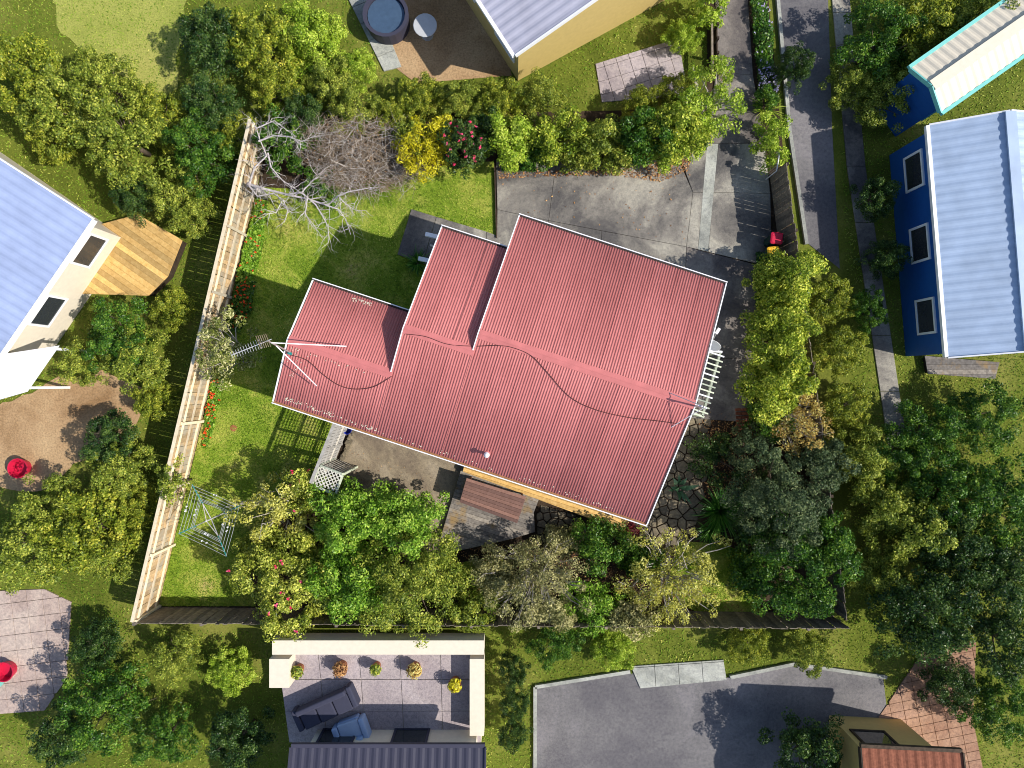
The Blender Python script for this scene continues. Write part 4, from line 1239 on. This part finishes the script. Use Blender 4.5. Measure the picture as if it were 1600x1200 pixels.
# dead twig thicket
def thicket():
    p0 = W(555, 238, 1.0)
    root = empty('dead_thicket', (p0.x, p0.y, 0), 'tangled brown thicket of dead twigs at the top of the lawn', 'shrub')
    rnd = random.Random(12); mb = MB()
    def rp(f=1.0):
        a = rnd.uniform(0, 6.28); r = math.sqrt(rnd.random())*f*(1.25 if rnd.random() < .12 else 1)
        lx, ly, rx, ry, hh = rnd.choice(((-1.25,.35,1.0,.85,1.5),(-.3,.15,1.15,1.05,1.8),(.75,.3,1.1,.9,1.6),(1.45,-.35,.75,.6,.9),(.3,-.75,1.1,.6,.8),(-.9,-.6,.7,.6,.9)))
        return Vector((p0.x + lx + rx*r*math.cos(a), p0.y + ly + ry*r*math.sin(a), max(.05, hh*max(.02, 1-r*r*.64)**.5*rnd.uniform(.35,1.1))))
    for k in range(3400):
        a = rp(); d = Vector((rnd.gauss(.3,1), rnd.gauss(.2,.8), rnd.gauss(0,.35))).normalized(); L = rnd.uniform(.25,.75)
        b = a + d*L*.5 + Vector((rnd.gauss(0,.06), rnd.gauss(0,.06), rnd.gauss(0,.05)))
        e = b + (d + Vector((rnd.gauss(0,.4), rnd.gauss(0,.4), rnd.gauss(-.1,.2)))).normalized()*L*.5
        r = rnd.uniform(.004,.011)
        mb.tube([tuple(a), tuple(b), tuple(e)], [r, r*.8, r*.4], 3, False)
    mb.build('twigs', M['twig'], root)
    mb = MB()
    for k in range(900):  # raised top layer of twigs, sunlight put into their paler colour
        a = rp() + Vector((0,0,.12)); d = Vector((rnd.gauss(.2,1), rnd.gauss(-.2,.9), rnd.gauss(.1,.3))).normalized(); L = rnd.uniform(.3,.9)
        b = a + d*L*.5 + Vector((rnd.gauss(0,.08), rnd.gauss(0,.08), .05)); e = b + (d + Vector((rnd.gauss(0,.5), rnd.gauss(0,.5), rnd.gauss(-.2,.2)))).normalized()*L*.5
        mb.tube([tuple(a), tuple(b), tuple(e)], [.009,.006,.003], 3, False)
    mb.build('sun_toned_twigs', M['bark_pale'], root)
    mb = MB()
    for k in range(26):
        a = Vector((p0.x + rnd.gauss(0,.25), p0.y + rnd.gauss(.2,.2), .1)); e = rp(.9); m_ = a.lerp(e, .5) + Vector((rnd.gauss(0,.15), rnd.gauss(0,.15), .3))
        mb.tube([tuple(a), tuple(m_), tuple(e + Z*.12)], [.035,.024,.009], 5, False)
    mb.build('stems', M['bark_pale'], root)
    rng = np.random.default_rng(5); n = 500
    pts = np.array([tuple(rp() - Vector((p0.x, p0.y, 0))) for _ in range(n)])
    link('dry_leaves', leaf_mesh('dry_leaves', pts, rng.normal(0,.6,(n,3)) + np.array([0,0,.8]), rng.uniform(.04,.09,n), .5, rng.uniform(0,1,n), LF['brown']), root)
thicket()

# fallen leaves
def litter(polypx, n, seed, mat, label, z=.06, size=(.03,.09)):
    rng = np.random.default_rng(seed); poly = ccw(PX(polypx)); xs = [p[0] for p in poly]; ys = [p[1] for p in poly]; pts = []
    while len(pts) < n:
        x = rng.uniform(min(xs), max(xs)); y = rng.uniform(min(ys), max(ys))
        if inside(poly, x, y): pts.append((x, y, z + rng.uniform(0,.03)))
    pts = np.array(pts)
    o = link('fallen_leaves', leaf_mesh('fallen_leaves', pts, rng.normal(0,.35,(n,3)) + np.array([0,0,1.0]), rng.uniform(*size,n), .6, rng.uniform(0,1,n), LF[mat]))
    tag(o, label, 'leaves', kind='stuff')
litter([(778,262),(900,268),(1010,258),(1080,240),(1075,268),(1030,285),(960,275),(870,276),(780,280)], 1300, 1, 'brown', 'brown fallen leaves swept along the top hedge on the driveway')
litter([(780,280),(1080,270),(1070,380),(800,330)], 90, 2, 'brown', 'few stray leaves scattered over the open driveway', .055)
litter([(1090,640),(1180,650),(1175,760),(1100,780)], 1500, 3, 'brown', 'dense shaded leaf litter between driveway end and stone path', .02)
litter([(545,700),(690,750),(680,800),(560,780)], 120, 4, 'brown', 'stray leaves scattered over the patio', .055, (.02,.05))
litter([(700,850),(960,840),(1180,960),(720,960)], 2500, 5, 'brown', 'leaf litter under the bottom row of trees', .01)
litter([(420,200),(760,200),(760,255),(640,262),(470,290)], 500, 6, 'brown', 'leaf litter under the top row beside the lawn', .01)

# ================================================================== NEIGHBOURING PROPERTIES
def rib_slope(mb, a, b, d_, c_, pitch=.3, amp=.02):
    """ribbed roof slope: eave a->b, ridge d_->c_"""
    n = max(4, int((b-a).length/pitch)*4)
    P = []; nn = (b-a).cross(d_-a).normalized()
    if nn.z < 0: nn = -nn
    for i in range(n+1):
        t = i/n; o = nn*(amp if i % 4 in (0, 1) else 0)
        P += [a.lerp(b, t) + o, d_.lerp(c_, t) + o]
    mb.add(P, [(2*i, 2*i+2, 2*i+3, 2*i+1) for i in range(n)])
def gable(name, corner, e1, l1, e2, l2, z, rise, mats, label, over=.35, ridge_along=1):
    """corner: plan point; e1 along the ridge, e2 across it"""
    roofm, wallm, trim = mats
    root = empty(name, corner + e1*l1/2 + e2*l2/2, label, 'house')
    P = lambda s, t, zz: Vector((corner.x, corner.y, 0)) + e1*s + e2*t + Z*zz
    mb = MB(); o = over
    prof = [(o,0),(l2-o,0),(l2-o,z + rise*2*o/l2 - .08),(l2/2,z+rise-.08),(o,z + rise*2*o/l2 - .08)]
    v = [P(o, t, zz) for t, zz in prof] + [P(l1-o, t, zz) for t, zz in prof]
    mb.add(v, [tuple(range(5)), tuple(range(9,4,-1))] + [(k,5+k,5+(k+1)%5,(k+1)%5) for k in range(5)])
    wall = mb.build('wall', wallm, root)
    mb = MB()
    rib_slope(mb, P(0,0,z), P(l1,0,z), P(0,l2/2,z+rise), P(l1,l2/2,z+rise))
    rib_slope(mb, P(0,l2,z), P(l1,l2,z), P(0,l2/2,z+rise), P(l1,l2/2,z+rise))
    rf = mb.build('roof', roofm, root)
    MB().bar(P(0,l2/2,z+rise+.03), P(l1,l2/2,z+rise+.03), .35, .05).build('ridge_cap', roofm, rf)
    for t, s in ((0,-1),(l2,1)):
        MB().bar(P(0,t+s*.06,z-.04), P(l1,t+s*.06,z-.04), .12, .13).build('gutter', trim, rf)
    for s in (-.02, l1+.02):
        for t in (0, l2):
            MB().bar(P(s,t,z-.03), P(s,l2/2,z+rise-.03), .05, .18).build('barge_board', trim, rf)
    # windows on the long walls
    k = 1.2
    while k < l1 - 1.2:
        for t in (o-.01, l2-o+.01):
            c0 = P(k, t, z*.55)
            ang = math.atan2(e1.y, e1.x)
            mb = MB()
            for sx, sz, wx, wz in ((-.6,0,.08,1.1),(.6,0,.08,1.1),(0,.51,1.12,.08),(0,-.51,1.12,.08)):
                mb.box(c0 + e1*sx + Z*sz, (wx,.1,wz), ang)
            w_ = mb.build('window', trim, root)
            MB().box(c0, (1.12,.04,.95), ang).build('pane', M['glass'], w_)
        k += 2.6
    return root
def V2(x, y): return Vector((x, -y, 0)).normalized()

# left: blue grey roof
c1 = W(145, 342, 3.0); c1.z = 0
gable('house', c1, V2(-.565,.825), 6.2, V2(-.823,-.568), 7.5, 3.0, 1.0, (M['blue_roof'], M['pale_render'], M['white']), 'neighbouring house with a blue grey ribbed roof at the left edge')
cp = empty('lean_to', W(10, 600, 0), 'white lean to canopy beside the blue grey roof on the left', 'canopy')
e1, e2 = V2(-.565,.825), V2(-.823,-.568)
p = c1 + e1*6.3; q_ = c1 + e1*6.3
pts = [W(0-60, 660, 2.4), W(50, 606, 2.4), W(88, 545, 2.4), W(-20, 575, 2.4)]
MB().prism([tuple(p)[:2] for p in (W(-90,650,2.4), W(42,612,2.4), W(92,540,2.4), W(-40,560,2.4))], 2.36, 2.42, .01).build('canopy_roof', M['white'], cp)
for p in (W(40,606,2.4), W(88,545,2.4)): MB().bar((p.x-.05,p.y,0), (p.x-.05,p.y,2.36), .09, .09).build('post', M['white'], cp)
boards('deck', [(150,352),(215,335),(285,375),(262,432),(232,462),(95,458)], .5, R(-35), .2, M['deck_new'], 'tan timber deck beside the blue grey roofed house on the left', 'deck')
def rough_edge(poly, amp, seed, step=.35):
    rnd = random.Random(seed); out = []
    for i in range(len(poly)):
        a, b = poly[i], poly[(i+1) % len(poly)]; L = math.hypot(b[0]-a[0], b[1]-a[1]); n = max(1, int(L/step))
        for k in range(n): out.append((a[0]+(b[0]-a[0])*k/n + rnd.gauss(0, amp), a[1]+(b[1]-a[1])*k/n + rnd.gauss(0, amp)))
    return out
def paved(name, polypx, z, mat, sx, sy, ang=0.0):
    poly = ccw(PX(polypx)); root = bpy.data.objects.new(name, None); COL.objects.link(root); root['kind'] = 'structure'
    root.location = (*[sum(p[i] for p in poly)/len(poly) for i in (0, 1)], 0)
    ca, sa = math.cos(ang), math.sin(ang)
    us = [p[0]*ca+p[1]*sa for p in poly]; vs2 = [-p[0]*sa+p[1]*ca for p in poly]
    u = min(us)
    while u < max(us):
        v = min(vs2)
        while v < max(vs2):
            q = clip(clip(clip(clip(poly, ca, sa, u+sx), -ca, -sa, -u), -sa, ca, v+sy), sa, -ca, -v)
            if len(q) >= 3:
                q = inset(q, .008)
                if len(q) >= 3 and abs(area(q)) > .01: MB().prism(q, -.05, z + random.uniform(-.004,.004), .005).build('slab', mat, root)
            v += sy
        u += sx
    return root
def kerb(linepx, label=None):
    pts = [W(x, y, 0) for x, y in linepx]
    for a, b in zip(pts, pts[1:]):
        o = MB().bar(a + Vector((0,0,.04)), b + Vector((0,0,.04)), .13, .14).build('kerb', M['concrete_new'], base=a); o['kind'] = 'structure'
kerb([(836,1230),(836,1072),(984,1048)]); kerb([(1140,1057),(1240,1036),(1384,1057)])
kerb([(1209,-60),(1232,200),(1259,382)])
sheet('dirt_yard', rough_edge(PX([(-20,640),(90,595),(160,580),(225,610),(215,660),(130,715),(60,770),(-20,760)]), .07, 1), .004, M['bark_mulch'])
paved('paved_yard', [(-60,925),(70,920),(112,940),(105,1060),(70,1110),(-60,1120)], .03, M['pink_pave'], .6, .6, .12)
sheet('dry_lawn', rough_edge(PX([(60,-60),(290,-60),(285,120),(250,165),(180,110),(95,50)]), .12, 2), .003, M['lawn_pale'])
def tub(x, y, mat, label, r=.32, h=.35):
    o = MB().lathe(tuple(W(x,y,0)), [(r*.8,0),(r,h),(r*1.06,h),(r*1.04,h+.03),(r*.95,h+.02),(r*.8,.08)], 16).build('tub', mat, base=W(x,y,0))
    tag(o, label, 'tub')
tub(38, 730, M['lid_red'], 'round red plastic tub on the bare yard left of the fence', .36)
tub(16, 1044, M['lid_red'], 'round red plastic tub on the pinkish paving in the lower left', .36)
tub(-2, 1062, M['bright_green'] if 'bright_green' in M else M['aqua'], 'pale green tub at the left edge below the red one', .3)

# bottom: walled terrace with pots and a dark roof below
TZ = 1.1
tr = empty('terrace', W(590, 1090, 0), 'raised paved terrace with a low pale wall below the bottom fence', 'terrace')
tq = [W(432,1012,TZ), W(752,1012,TZ), W(752,1160,TZ), W(452,1160,TZ)]
MB().prism([tuple(p)[:2] for p in tq], 0, TZ-.02).build('terrace_base', M['pale_render'], tr)
NXs, NYs = 5, 3
for i in range(NXs):
    for j in range(NYs):
        f = lambda s, t: tq[0].lerp(tq[1], s).lerp(tq[3].lerp(tq[2], s), t)
        q = [f(i/NXs, j/NYs), f((i+1)/NXs, j/NYs), f((i+1)/NXs, (j+1)/NYs), f(i/NXs, (j+1)/NYs)]
        MB().prism(inset([tuple(p)[:2] for p in q], .012), TZ-.015, TZ+.02, .005).build('slab', M['grey_pave'], tr)
wz = TZ + .75
for a, b, w in (((425,1012),(756,1012),.5), ((745,1030),(745,1150),.5), ((436,1030),(436,1075),.7)):
    pa, pb = W(*a, wz), W(*b, wz)
    MB().bar(pa - Z*.38, pb - Z*.38, w, .74).build('parapet', M['pale_render'], tr)
for i, (x, y, s) in enumerate(((470,1042,.2),(536,1038,.24),(590,1038,.18),(650,1040,.24),(712,1062,.22))):
    p = W(x, y, TZ); p.z = TZ + .02
    r_ = empty('potted_plant', p, ('leftmost terracotta pot along the pale terrace wall', 'second terracotta pot from the left along the terrace wall', 'small middle terracotta pot along the terrace wall',
        'fourth terracotta pot from the left along the terrace wall', 'terracotta pot in the right corner of the terrace')[i], 'plant pot', 'pots on the terrace')
    link('pot', MB().lathe((0,0,0), [(s*.7,0),(s,.36),(s*1.08,.37),(s*1.05,.42),(s*.9,.4)], 14).mesh('pot', M['terracotta']), r_)
    rg = np.random.default_rng(200+i); n = 260
    d = rg.normal(0,1,(n,3)); d /= np.linalg.norm(d,axis=1,keepdims=True); d[:,2] = np.abs(d[:,2])
    link('foliage', leaf_mesh('foliage', d*s*1.25*rg.uniform(.5,1,(n,1)) + np.array([0,0,.42]), d + np.array([0,0,.5]), rg.uniform(.07,.13,n), .5, rg.uniform(0,1,n), LF[('moss','brown','moss','tan','gold')[i]]), r_)
def sofa(x, y, rz, L, mat, label, z):
    p = W(x, y, z); p.z = z
    r_ = empty('sofa', p, label, 'sofa'); m3 = Matrix.Rotation(rz, 3, 'Z')
    for nm, cc, ss in (('seat', (0,0,.25), (L,.75,.34)), ('backrest', (0,.36,.5), (L,.2,.5)), ('armrest', (-L/2-.1,.08,.34), (.2,.8,.5)), ('armrest', (L/2+.1,.08,.34), (.2,.8,.5))):
        o = link(nm, MB().box(tuple(m3 @ Vector(cc)), ss, rz).mesh(nm, mat), r_)
        bv_ = o.modifiers.new('edge', 'BEVEL'); bv_.width = .06; bv_.segments = 3
    for i in range(max(1, int(L/.6))):
        n_ = max(1, int(L/.6)); o = link('cushion', MB().box(tuple(m3 @ Vector((-L/2 + (i+.5)*L/n_, -.04, .46))), (L/n_-.03, .62, .14), rz + random.uniform(-.05,.05)).mesh('cushion', M['cushion'] if mat is not M['pale_blue'] else M['ice_roof']), r_)
        bv_ = o.modifiers.new('edge', 'BEVEL'); bv_.width = .05; bv_.segments = 3
    for sx in (-1,1):
        for sy in (-1,1): link('leg', MB().box(tuple(m3 @ Vector((sx*L*.45, sy*.3, .04))), (.06,.06,.08), rz).mesh('leg', M['cable']), r_)
sofa(515, 1100, R(24), 1.9, M['cushion'], 'dark outdoor sofa on the paved terrace', TZ+.02)
sofa(552, 1132, R(200), .8, M['pale_blue'], 'pale blue outdoor armchair facing the dark sofa on the terrace', TZ+.02)
gable('house', W(455, 1168, 3.0).xy.to_3d(), V2(1,0), 6.5, V2(0,1), 6.0, 3.0, 1.0, (M['navy_roof'], M['pale_render'], M['navy_roof']), 'neighbouring house with a dark charcoal roof below the terrace')
# bottom right: shared asphalt turning area
sheet('asphalt_yard', PX([(838,1075),(1000,1050),(1130,1060),(1240,1040),(1380,1060),(1400,1230),(830,1230)]), .004, M['asphalt'])
paved('footpath', [(985,1040),(1130,1030),(1135,1062),(1000,1075)], .05, M['concrete_new'], .9, .8, .07)
paved('brick_drive', [(1440,1020),(1525,1000),(1520,1120),(1545,1240),(1400,1240),(1372,1120)], .03, M['brick_pave'], .5, .34, .2)
gable('house', W(1345, 1168, 3.0).xy.to_3d(), V2(1,.05), 3.4, V2(-.05,1), 6.0, 3.0, .8, (M['brick'], M['cream_wall'], M['dark_wood']), 'neighbouring house with a brown red roof at the bottom edge beside the brick drive')
# right: shared lane and blue house
sheet('asphalt_lane', PX([(1212,-60),(1292,-60),(1300,200),(1312,420),(1262,380),(1235,200)]), .004, M['asphalt'])
slab_set('footpath', [[(1294 + a*7.2, -60 + a*80), (1322 + a*7.5, -60 + a*80), (1322 + (a+1)*7.5, -60 + (a+1)*80), (1294 + (a+1)*7.2, -60 + (a+1)*80)] for a in range(4)] + [[(1322.8 + a*13, 260 + a*88), (1352 + a*13.2, 260 + a*88), (1352 + (a+1)*13.2, 260 + (a+1)*88), (1322.8 + (a+1)*13, 260 + (a+1)*88)] for a in range(5)], -.05, .03, M['concrete'], 'slab', .008)
cR = W(1452, 196, 2.7); cR.z = 0
eR = V2(28, 345)
gable('house', cR, eR, 7.9, Vector((-eR.y, eR.x, 0)), 4.4, 2.7, .75, (M['ice_roof'], M['blue_wall'], M['white']), 'blue weatherboard house with a pale blue ribbed roof at the right edge', over=.12)
cr2 = W(1470, 175, 2.8); cr2.z = 0
gable('outbuilding', cr2, V2(150,-105).normalized(), 5.0, V2(-.573,-.82), 1.8, 2.8, .35, (M['pale_render'], M['blue_wall'], M['aqua']), 'small cream roofed outbuilding with aqua gutters above the blue house', over=.12)['category'] = 'outbuilding'
boards('deck', [(1445,556),(1562,566),(1555,592),(1450,584)], .25, R(0), .18, M['deck'], 'narrow brown timber deck at the foot of the pale blue roofed house', 'deck')
# top: cream house, patio and spa
c4 = W(805, 86, 3.0); c4.z = 0
gable('house', c4, V2(-.543,-.84), 9.0, V2(.876,-.48), 8.5, 3.0, 1.2, (M['grey_roof'], M['cream_wall'], M['white']), 'neighbouring cream house with a lilac grey ribbed roof at the top edge')
sheet('patio_paving', PX([(560,-60),(745,-60),(800,118),(650,130),(610,100)]), .004, M['bark_mulch'])
paved('footpath', [(515,-60),(560,-60),(628,105),(600,112)], .04, M['concrete_new'], 1.2, .7, .4)
paved('patio_paving', [(930,100),(1060,60),(1075,150),(940,160)], .03, M['grey_pave'], .5, .5, .3)
sp0 = W(608, 38, 0)
spa = empty('spa_pool', sp0, 'dark round spa pool on the tan patio at the top edge', 'spa')
link('shell', MB().lathe((0,0,0), [(.8,0),(.85,.7),(.85,.75),(.72,.75),(.7,.5)], 22).mesh('shell', M['navy_roof']), spa)
link('water', MB().lathe((0,0,.6), [(.69,0),(.69,.02)], 22).mesh('water', M['spa']), spa)
tb2 = empty('patio_table', W(668, 55, 0), 'small round grey table beside the spa pool', 'table')
link('table_top', MB().lathe((0,0,.68), [(.42,0),(.44,.02),(.44,.05),(.42,.06)], 18).mesh('table_top', M['pale_grey']), tb2)
link('leg', MB().lathe((0,0,0), [(.25,0),(.05,.04),(.04,.68)], 10).mesh('leg', M['steel']), tb2)

def far_grass(n, seed):
    rng = np.random.default_rng(seed)
    x = rng.uniform(-20.5, 20.5, n*2); y = rng.uniform(-15.5, 15.5, n*2)
    plot = ccw(PX([(425,175),(1105,165),(1105,-80),(1300,-80),(1335,700),(1294,985),(200,985)]))
    bare = [ccw(PX(q)) for q in ([(-20,640),(90,595),(160,580),(225,610),(215,660),(130,715),(60,770),(-20,760)], [(-60,925),(70,920),(112,940),(105,1060),(70,1110),(-60,1120)],
        [(838,1075),(1000,1050),(1130,1060),(1240,1040),(1380,1060),(1400,1230),(830,1230)], [(985,1040),(1130,1030),(1135,1062),(1000,1075)],
        [(1440,1020),(1525,1000),(1520,1120),(1545,1240),(1400,1240),(1372,1120)], [(1294,-60),(1322,-60),(1350,240),(1412,640),(1418,700),(1388,700),(1375,620),(1322,260)],
        [(515,-60),(745,-60),(800,118),(650,130),(600,112)], [(930,100),(1060,60),(1075,150),(940,160)], [(1212,-60),(1292,-60),(1300,200),(1312,420),(1262,380),(1235,200)])]
    pts = [(a, b, .01) for a, b in zip(x, y) if not inside(plot, a, b) and not any(inside(q, a, b) for q in bare)]
    pts = np.array(pts); m = len(pts)
    me = leaf_mesh('grass', pts, rng.normal(0, .8, (m, 3)) + np.array([0, 0, .9]), rng.uniform(.06, .14, m), .25,
                   .42 + .2*np.sin(pts[:,0]*.9 + np.sin(pts[:,1]*.7))*np.cos(pts[:,1]*.8) + rng.normal(0, .22, m), LF['grass'])
    tag(link('grass', me), 'rougher grass of the neighbouring yards around the plot', 'grass', kind='stuff')
far_grass(90000, 77)
# neighbours' trees: a few built once, then copied with their parts
protos = {}
def proto(key, leafmat, r, h, seed, per=120, n=110, leaf=.10):
    me, C, rng = make_crown_mesh(seed, r, r, h, h*.3, n, per, r*.19, leaf, LF[leafmat], .6)
    mb = MB(); mb.tube([(0,0,-.05),(0,0,h*.45)], [.12,.09], 7); limbs(mb, rng, C, 8, .09, h*.35)
    protos[key] = (me, mb.mesh('trunk', M['bark'], smooth=True))
for k, (key, lm, h) in enumerate((('moss','moss',3.0),('olive','olive_yellow',2.6),('deep','deep',3.2),('dark','dark',3.4),('lime','lime',2.2))): proto(key, lm, 1.6, h, 300+k)
NT = [ # key, px, py, radius px, label
 ('olive', 20, 110, 60, 'olive tree at the top left edge beside the dry lawn'), ('moss', 100, 165, 55, 'mossy tree between dry lawn and blue grey roof'),
 ('moss', 190, 215, 58, 'mossy tree above the right corner of the blue grey roof'), ('olive', 60, 200, 40, 'small olive bush touching the blue grey roof'),
 ('dark', 325, 60, 46, 'dark tree at the right side of the dry lawn'), ('dark', 318, 150, 40, 'dark bush below the dark tree beside the dry lawn'),
 ('deep', 300, 235, 46, 'deep green bush outside the top left fence corner'), ('moss', 290, 330, 30, 'mossy bush outside the pale fence beside the tan deck'),
 ('olive', 405, 55, 52, 'golden olive tree left of the pale top path'), ('lime', 470, 40, 50, 'lime tree beside the pale top path'),
 ('olive', 420, 130, 38, 'olive bush just above the bare white tree'), ('moss', 510, 120, 36, 'mossy bush at the foot of the pale top path'),
 ('olive', 655, 135, 34, 'golden bush left end of the hedge below the cream house'), ('moss', 720, 142, 32, 'second bush of the hedge below the cream house'),
 ('olive', 785, 142, 34, 'third bush of the hedge below the cream house'), ('moss', 850, 140, 34, 'fourth bush of the hedge below the cream house'),
 ('olive', 1065, 125, 28, 'olive bush right of the grey paving at the top'), ('lime', 1078, 30, 26, 'lime bush beside the retaining wall at the top'),
 ('deep', 170, 520, 46, 'deep green bush below the tan deck on the left'), ('moss', 205, 560, 42, 'mossy bush between tan deck and pale fence'),
 ('olive', 248, 480, 30, 'small olive bush outside the pale fence near the deck'), ('dark', 160, 690, 40, 'dark bush added in place of a tree shadow on the bare yard at the left'),  # the dark bush is added to stand in for a tree's shadow
 ('moss', 178, 735, 42, 'mossy tree outside the pale fence near the clothesline'), ('olive', 130, 830, 62, 'large golden olive tree at the lower left'),
 ('moss', 45, 860, 54, 'mossy tree above the pinkish paving'), ('moss', 150, 870, 40, 'mossy bush close outside the lower pale fence'),
 ('dark', 135, 1020, 34, 'dark bush at the right of the pinkish paving'), ('deep', 160, 1110, 54, 'deep green tree at the lower left corner'),
 ('dark', 90, 1160, 42, 'dark bush in the bottom left corner'), ('deep', 240, 1170, 40, 'green bush at the bottom left of the terrace lawn'),
 ('dark', 368, 1165, 44, 'dark tree left of the charcoal roof'), 
 ('dark', 802, 1060, 22, 'upper dark bush right of the terrace'), ('dark', 803, 1110, 22, 'middle dark bush right of the terrace'), ('dark', 802, 1160, 22, 'lower dark bush right of the terrace'),
 ('lime', 965, 1035, 30, 'lime bush at the left end of the pale footpath'), ('deep', 870, 1020, 32, 'green bush right of the terrace below the fence'),
 ('olive', 1185, 1025, 30, 'olive bush at the right end of the pale footpath'), ('moss', 1280, 1030, 30, 'mossy bush below the bottom right fence corner'),
 ('dark', 1265, 1180, 52, 'dark tree at the bottom edge of the asphalt yard'), ('dark', 1440, 960, 62, 'dark tree right of the bottom right fence corner'),
 ('moss', 1436, 830, 54, 'mossy tree beyond the right fence'), ('moss', 1385, 905, 36, 'mossy bush close outside the lower right fence'),
 ('dark', 1530, 900, 58, 'dark tree above the brick drive'), ('dark', 1575, 1000, 54, 'dark tree at the right edge beside the brick drive'),
 ('deep', 1570, 1110, 44, 'green tree at the right edge below the dark trees'), ('deep', 1570, 790, 56, 'deep green tree at the right edge below the lawn'),
 ('olive', 1318, 462, 36, 'golden bush outside the hedge nearest the asphalt lane'), ('olive', 1334, 548, 36, 'second golden bush outside the hedge'),
 ('olive', 1346, 632, 36, 'third golden bush outside the hedge'), ('moss', 1362, 720, 40, 'mossy bush beside the lower end of the long footpath'),
 ('deep', 1380, 60, 52, 'deep green tree between the long footpath and the aqua gutters'), ('olive', 1455, 40, 58, 'golden tree at the top right'),
 ('moss', 1540, 20, 50, 'mossy tree in the top right corner'), ('moss', 1400, 140, 40, 'mossy bush left of the aqua gutters'),
 ('dark', 1385, 300, 30, 'dark bush against the blue wall, upper'), ('dark', 1400, 400, 28, 'dark bush against the blue wall, lower'),
 ('moss', 150, 120, 44, 'mossy bush along the lower edge of the dry lawn'), ('olive', 235, 170, 42, 'olive bush below the right end of the dry lawn'),
 ('moss', 255, 300, 40, 'mossy bush above the tan deck'), ('dark', 195, 300, 30, 'dark bush between blue grey roof and tan deck'), ('olive', 352, 200, 34, 'olive bush just outside the top left fence corner'),
 ('lime', 545, 85, 30, 'lime bush against the right side of the pale top path'), ('olive', 1010, 150, 28, 'olive bush below the grey paving at the top'),
 ('moss', 110, 560, 36, 'mossy bush beside the white canopy'), ('olive', 222, 625, 30, 'olive bush outside the middle of the pale fence'), ('moss', 60, 800, 44, 'mossy bush below the bare yard'),
 ('olive', 185, 800, 34, 'olive bush outside the pale fence opposite the clothesline'), ('moss', 255, 1040, 34, 'mossy bush left of the terrace'), ('lime', 340, 1070, 34, 'lime bush on the lawn left of the terrace'),
 ('dark', 470, 168, 30, 'dark bush behind the bare white tree'), ('moss', 545, 160, 34, 'mossy bush behind the dead thicket'), ('olive', 602, 165, 28, 'olive bush behind the right end of the dead thicket'),
 ('deep', 1500, 760, 52, 'deep green tree on the dark right lawn'), ('dark', 1480, 840, 50, 'dark tree left of the right edge trees'), ('dark', 1580, 880, 46, 'dark tree hard against the right edge'),
 ('deep', 1420, 720, 40, 'green bush at the end of the long footpath'), ('moss', 1390, 800, 44, 'mossy tree between right fence and dark trees'), ('deep', 1545, 650, 46, 'green bush at the right edge of the lawn'),
 ('dark', 1500, 1080, 36, 'dark bush right of the brick drive'), ('olive', 1500, 100, 40, 'golden bush above the aqua gutters'), ('moss', 1345, 120, 34, 'mossy bush between lane footpath and aqua outbuilding'),
 ('dark', 1255, 90, 26, 'dark bush leaning over the asphalt lane'), ('deep', 1375, 480, 26, 'green bush left of the blue house below its windows'),
 ('deep', 1460, 680, 44, 'green bush on the right lawn below the blue house')]
for key, x, y, r, label in NT:
    cm, tm = protos[key]
    zs = 1.8; p = W(x, y, zs); s = r*(H-zs)/F/1.4
    root = empty('garden_tree', (p.x, p.y, 0), label, 'tree', 'neighbours trees outside the plot')
    hz = min(1.15, max(.55, s*.95))
    for nm, me in (('crown', cm), ('trunk', tm)):
        o = link(nm, me, root); o.scale = (s, s, hz); o.rotation_euler.z = random.uniform(0, 6.28)
